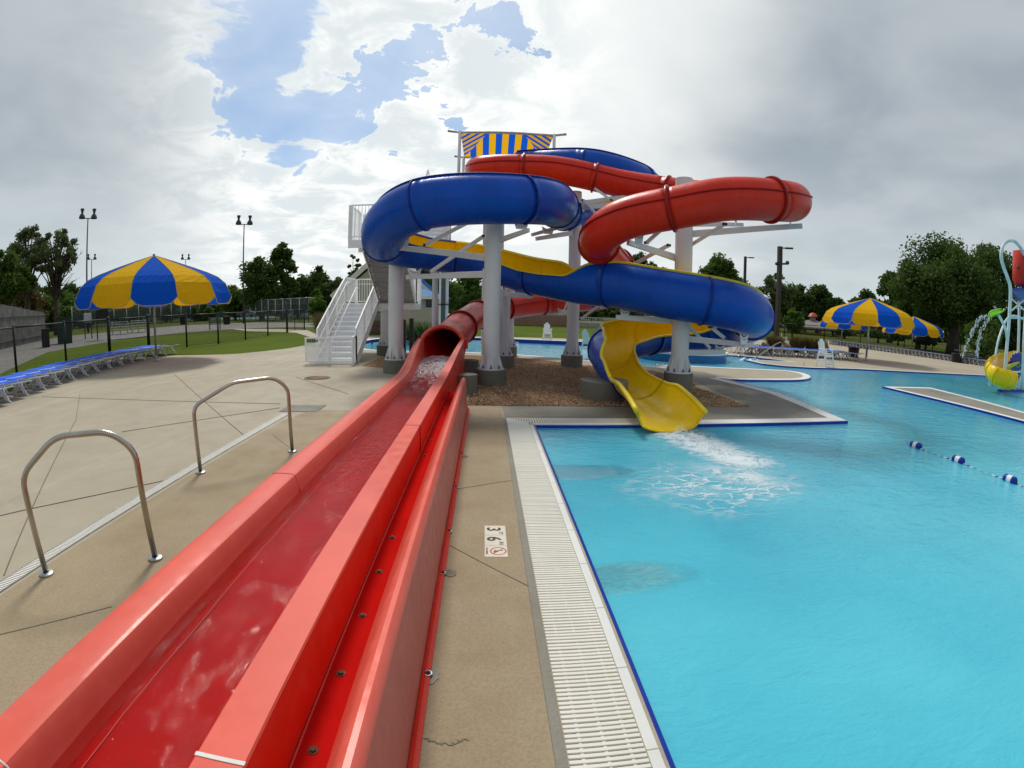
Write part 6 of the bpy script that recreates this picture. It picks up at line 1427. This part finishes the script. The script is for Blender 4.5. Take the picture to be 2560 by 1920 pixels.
def picnic(px, py, lab, k):
    p = G(px, py); u = Vector((p.y, -p.x, 0)).normalized(); v = Vector((-u.y, u.x, 0)); Z = Vector((0, 0, 1)); t = thing('picnic_table', lab, 'picnic table', p.to_tuple(), 0, 'picnic tables under the huge tree')
    m = MB(); m.slab([p-u*1.1-v*.38+Z*.74, p+u*1.1-v*.38+Z*.74, p+u*1.1+v*.38+Z*.74, p-u*1.1+v*.38+Z*.74], Z*.05); m.build('table_top', 'grey_wood', t)
    for s in (-1, 1):
        m = MB(); m.slab([p-u*1.1+v*(s*.72-.13)+Z*.43, p+u*1.1+v*(s*.72-.13)+Z*.43, p+u*1.1+v*(s*.72+.13)+Z*.43, p-u*1.1+v*(s*.72+.13)+Z*.43], Z*.05); m.build('seat', 'grey_wood', t)
        m = MB(); c = p+u*.8*s; m.bar(c-v*.7, c+v*.3+Z*.74, .08, .06); m.bar(c+v*.7, c-v*.3+Z*.74, .08, .06); m.bar(c-v*.75+Z*.4, c+v*.75+Z*.4, .06, .06); m.build('leg_frame', 'dark_steel', t)
picnic(2418, 905, 'dark picnic table nearest the litter bin under the huge tree', 0); picnic(2462, 908, 'dark picnic table nearest the yellow play slide', 1); picnic(2440, 897, 'farthest dark picnic table, behind the two others under the huge tree', 2)
# ================================================================== WATER PLAY TOWER
def play():
    b0 = G(2506, 979, WZ); Yt = b0.y; t = thing('water_play_tower', 'pale blue pole tower with red tipping bucket and yellow slide at the right edge', 'play structure', (b0.x, b0.y, 0)); z = lambda px, py, d=0: AY(px, py, Yt+d)
    rr = .068; m = MB(); P = crom([z(2506, 979), z(2516, 880), z(2524, 780), z(2526, 722), z(2519, 695), z(2508, 665), z(2503, 640), z(2507, 616), z(2519, 603), z(2533, 602), z(2543, 609), z(2553, 622, .2), z(2562, 640, .4)], 5); m.tube(P, rr, 12); m.build('main_pole', 'pale_blue_steel', t, True)
    m = MB(); m.tube(crom([z(2518, 873), z(2517, 840), z(2511, 815), z(2496, 787)], 5), .055, 10); m.build('leaf_arm', 'pale_blue_steel', t, True)
    m = MB(); m.tube(crom([z(2488, 890, -.2), z(2496, 850, -.1), z(2508, 815), z(2519, 796), z(2531, 790), z(2548, 793), z(2570, 805), z(2600, 830)], 5), .045, 10); m.build('spray_loop', 'pale_blue_steel', t, True)
    for q in ([z(2553, 985), z(2560, 850), z(2566, 722)], [z(2590, 975, 1.6), z(2596, 722, 1.6)], [z(2540, 960, 1.9), z(2548, 722, 1.9)]): m = MB(); m.tube(q, rr, 10); m.build('main_pole', 'pale_blue_steel', t, True)
    for q in ([z(2530, 776), z(2566, 745)], [z(2530, 748), z(2566, 780)], [z(2514, 950), z(2548, 972)], [z(2526, 795), z(2566, 795)], [z(2511, 930), z(2556, 930)]): m = MB(); m.tube(q, .035, 8); m.build('cross_brace', 'pale_blue_steel', t, True)
    c = z(2562, 668, .6); sc = Yt/F; R_ = 37*sc*1.5; top = z(2540, 622, .6).z; bot = z(2540, 712, .6).z
    m = MB(); m.lathe((c.x, c.y, 0), [(R_*.90, top-.02), (R_*.96, top), (R_, top-.04), (R_, bot+.30), (R_*.80, bot+.06), (R_*.5, bot), (0, bot)], 28); m.lathe((c.x, c.y, 0), [(R_*.90, top-.02), (R_*.9, bot+.3), (0, bot+.2)], 28); m.build('tipping_bucket', 'bucket_red', t, 'auto')
    m = MB(); m.tube([(c.x-R_-.1, c.y, (top+bot)/2), (c.x+R_+.2, c.y, (top+bot)/2)], .05, 8); m.build('bucket_axle', 'dark_steel', t, True)
    m = MB(); a, b, e, f = z(2526, 724), z(2600, 724), z(2600, 742, 2.2), z(2532, 742, 2.2); mid = z(2566, 765, 1.0); m.add([a, b, e, f, mid], [(0, 1, 4), (1, 2, 4), (2, 3, 4), (3, 0, 4)]); m.add([p+Vector((0, 0, .03)) for p in (a, b, e, f, mid)], [(4, 1, 0), (4, 2, 1), (4, 3, 2), (4, 0, 3)]); m.build('funnel_roof', 'float_blue', t)
    m = MB(); m.bar(a, b, .09, .09); m.bar(a, f, .09, .09); m.build('roof_beam', 'float_blue', t)
    # curved yellow slide seen from outside
    mb = MB(); C0 = z(2505, 925, .6); prof = []
    pts = [z(2560, 893, 1.5), z(2524, 899, 1.2), z(2496, 908, .6), z(2486, 923, 0), z(2498, 938, -.5), z(2526, 948, -.6)]; PP = smooth_path(pts, 8, 4); FRm = frames(PP); rows = []; AN = list(range(-172, 58, 10))
    for i, (p, d, sd, up) in enumerate(FRm):
        o_ = [p+(sd*math.cos(R(a))+up*math.sin(R(a)))*.37 for a in AN]; rows.append(o_+[p+(q-p)*.95 for q in o_[::-1]])
    sweep_section(rows, 'slide', ['yellow_fiberglass'], t)
    for k in range(3, len(FRm), 4):
        p, d, sd, up = FRm[k]; rw = []
        for a in AN: e = sd*math.cos(R(a))+up*math.sin(R(a)); rw.append([p+e*.365-d*.02, p+e*.41-d*.02, p+e*.41+d*.02, p+e*.365+d*.02])
        sweep_section(rw, 'slide_rib', ['yellow_rim'], t)
    m = MB(); m.tube([z(2487, 942, -.5), z(2486, 962, -.5)], .05, 8); m.build('slide_support', 'yellow_fiberglass', t, True)
    # splash shaped blue panel
    rnd = random.Random(8); pc = z(2540, 925, .9); m = MB(); Pp = []
    for k in range(44):
        a = 2*math.pi*k/44; r = (.62+.10*(k % 2)+.06*rnd.random()) if math.sin(a) > 0 else .52; Pp.append(Vector((pc.x+r*math.cos(a), pc.y, pc.z+r*1.05*math.sin(a))))
    m.slab(Pp, (0, .04, 0)); m.build('splash_panel', 'float_blue', t)
    for k in range(3): m = MB(); m.tube(crom([(pc.x-.45+.12*i, pc.y-.02, pc.z+.18-.22*k+.05*math.sin(i*1.1+k)) for i in range(8)], 4), .018, 6); m.build('wave_stripe', 'lime_plastic', t, True)
    m = MB(); m.box((b0.x-.2, b0.y-.12, WZ-.05), (b0.x+2.4, b0.y+.12, WZ+.07)); m.build('base_frame', 'float_blue', t)
    m = MB(); [m.slab([z(2560, 905, 1.5), z(2600, 905, 1.5), z(2600, 870, 1.5), z(2560, 870, 1.5)], (0, .05, 0))]; m.build('side_panel', 'cream_trim', t)
    # lime leaf shaped scoop
    p = z(2492, 781); m = MB(); n = 10; rws = []
    for i in range(n+1):
        u = i/n; x = p.x-.42+.80*u; w = .26*math.sin(math.pi*min(1, u*.92+.06))**.7; zc = p.z-.22+.30*u
        rws.append([(x, p.y-w+w*2*j/6, zc+.10*(abs(j-3)/3)**2+(.05 if j < 3 else .12)*w) for j in range(7)])
    for i in range(n):
        for j in range(6): m.quad(rws[i][j], rws[i+1][j], rws[i+1][j+1], rws[i][j+1]); 
    lf = m.build('leaf_scoop', 'lime_plastic', t, True); so_ = lf.modifiers.new('solid', 'SOLIDIFY'); so_.thickness = .03
    # water falling from the scoop
    wt = NT('falling_water'); wt.done(wt.node('ShaderNodeMixShader', {0: .45, 1: wt.node('ShaderNodeBsdfTransparent'), 2: wt.bsdf((.75, .80, .82), .15)}))
    rnd = random.Random(6); 
    for k, (a, seq) in enumerate(((0, [(2466, 791), (2452, 795), (2440, 812), (2428, 835), (2416, 866), (2406, 892)]), (1, [(2474, 796), (2462, 810), (2452, 836), (2444, 864), (2441, 893)]), (2, [(2488, 895), (2482, 925), (2476, 950), (2474, 962)]))):
        m = MB(); Q = crom([z(*q) for q in seq], 8)
        for i, q in enumerate(Q):
            u = i/len(Q)
            for j in range(3): c = q+Vector((rnd.gauss(0, .02+.02*u), rnd.gauss(0, .05), rnd.gauss(0, .03))); m.ball(tuple(c), rnd.uniform(.012, .032), 6, 0, (.8, .8, rnd.uniform(1, 2.5)))
        tag(m.build('water_stream', 'falling_water', None, True), ('broken stream of water falling from the left side of the lime green scoop', 'broken stream of water falling from the right side of the lime green scoop', 'thin stream of water pouring past the yellow play slide')[k], 'water stream', 'water streams of the play tower', 'stuff')
play()
# overhanging leaf tip at the extreme left
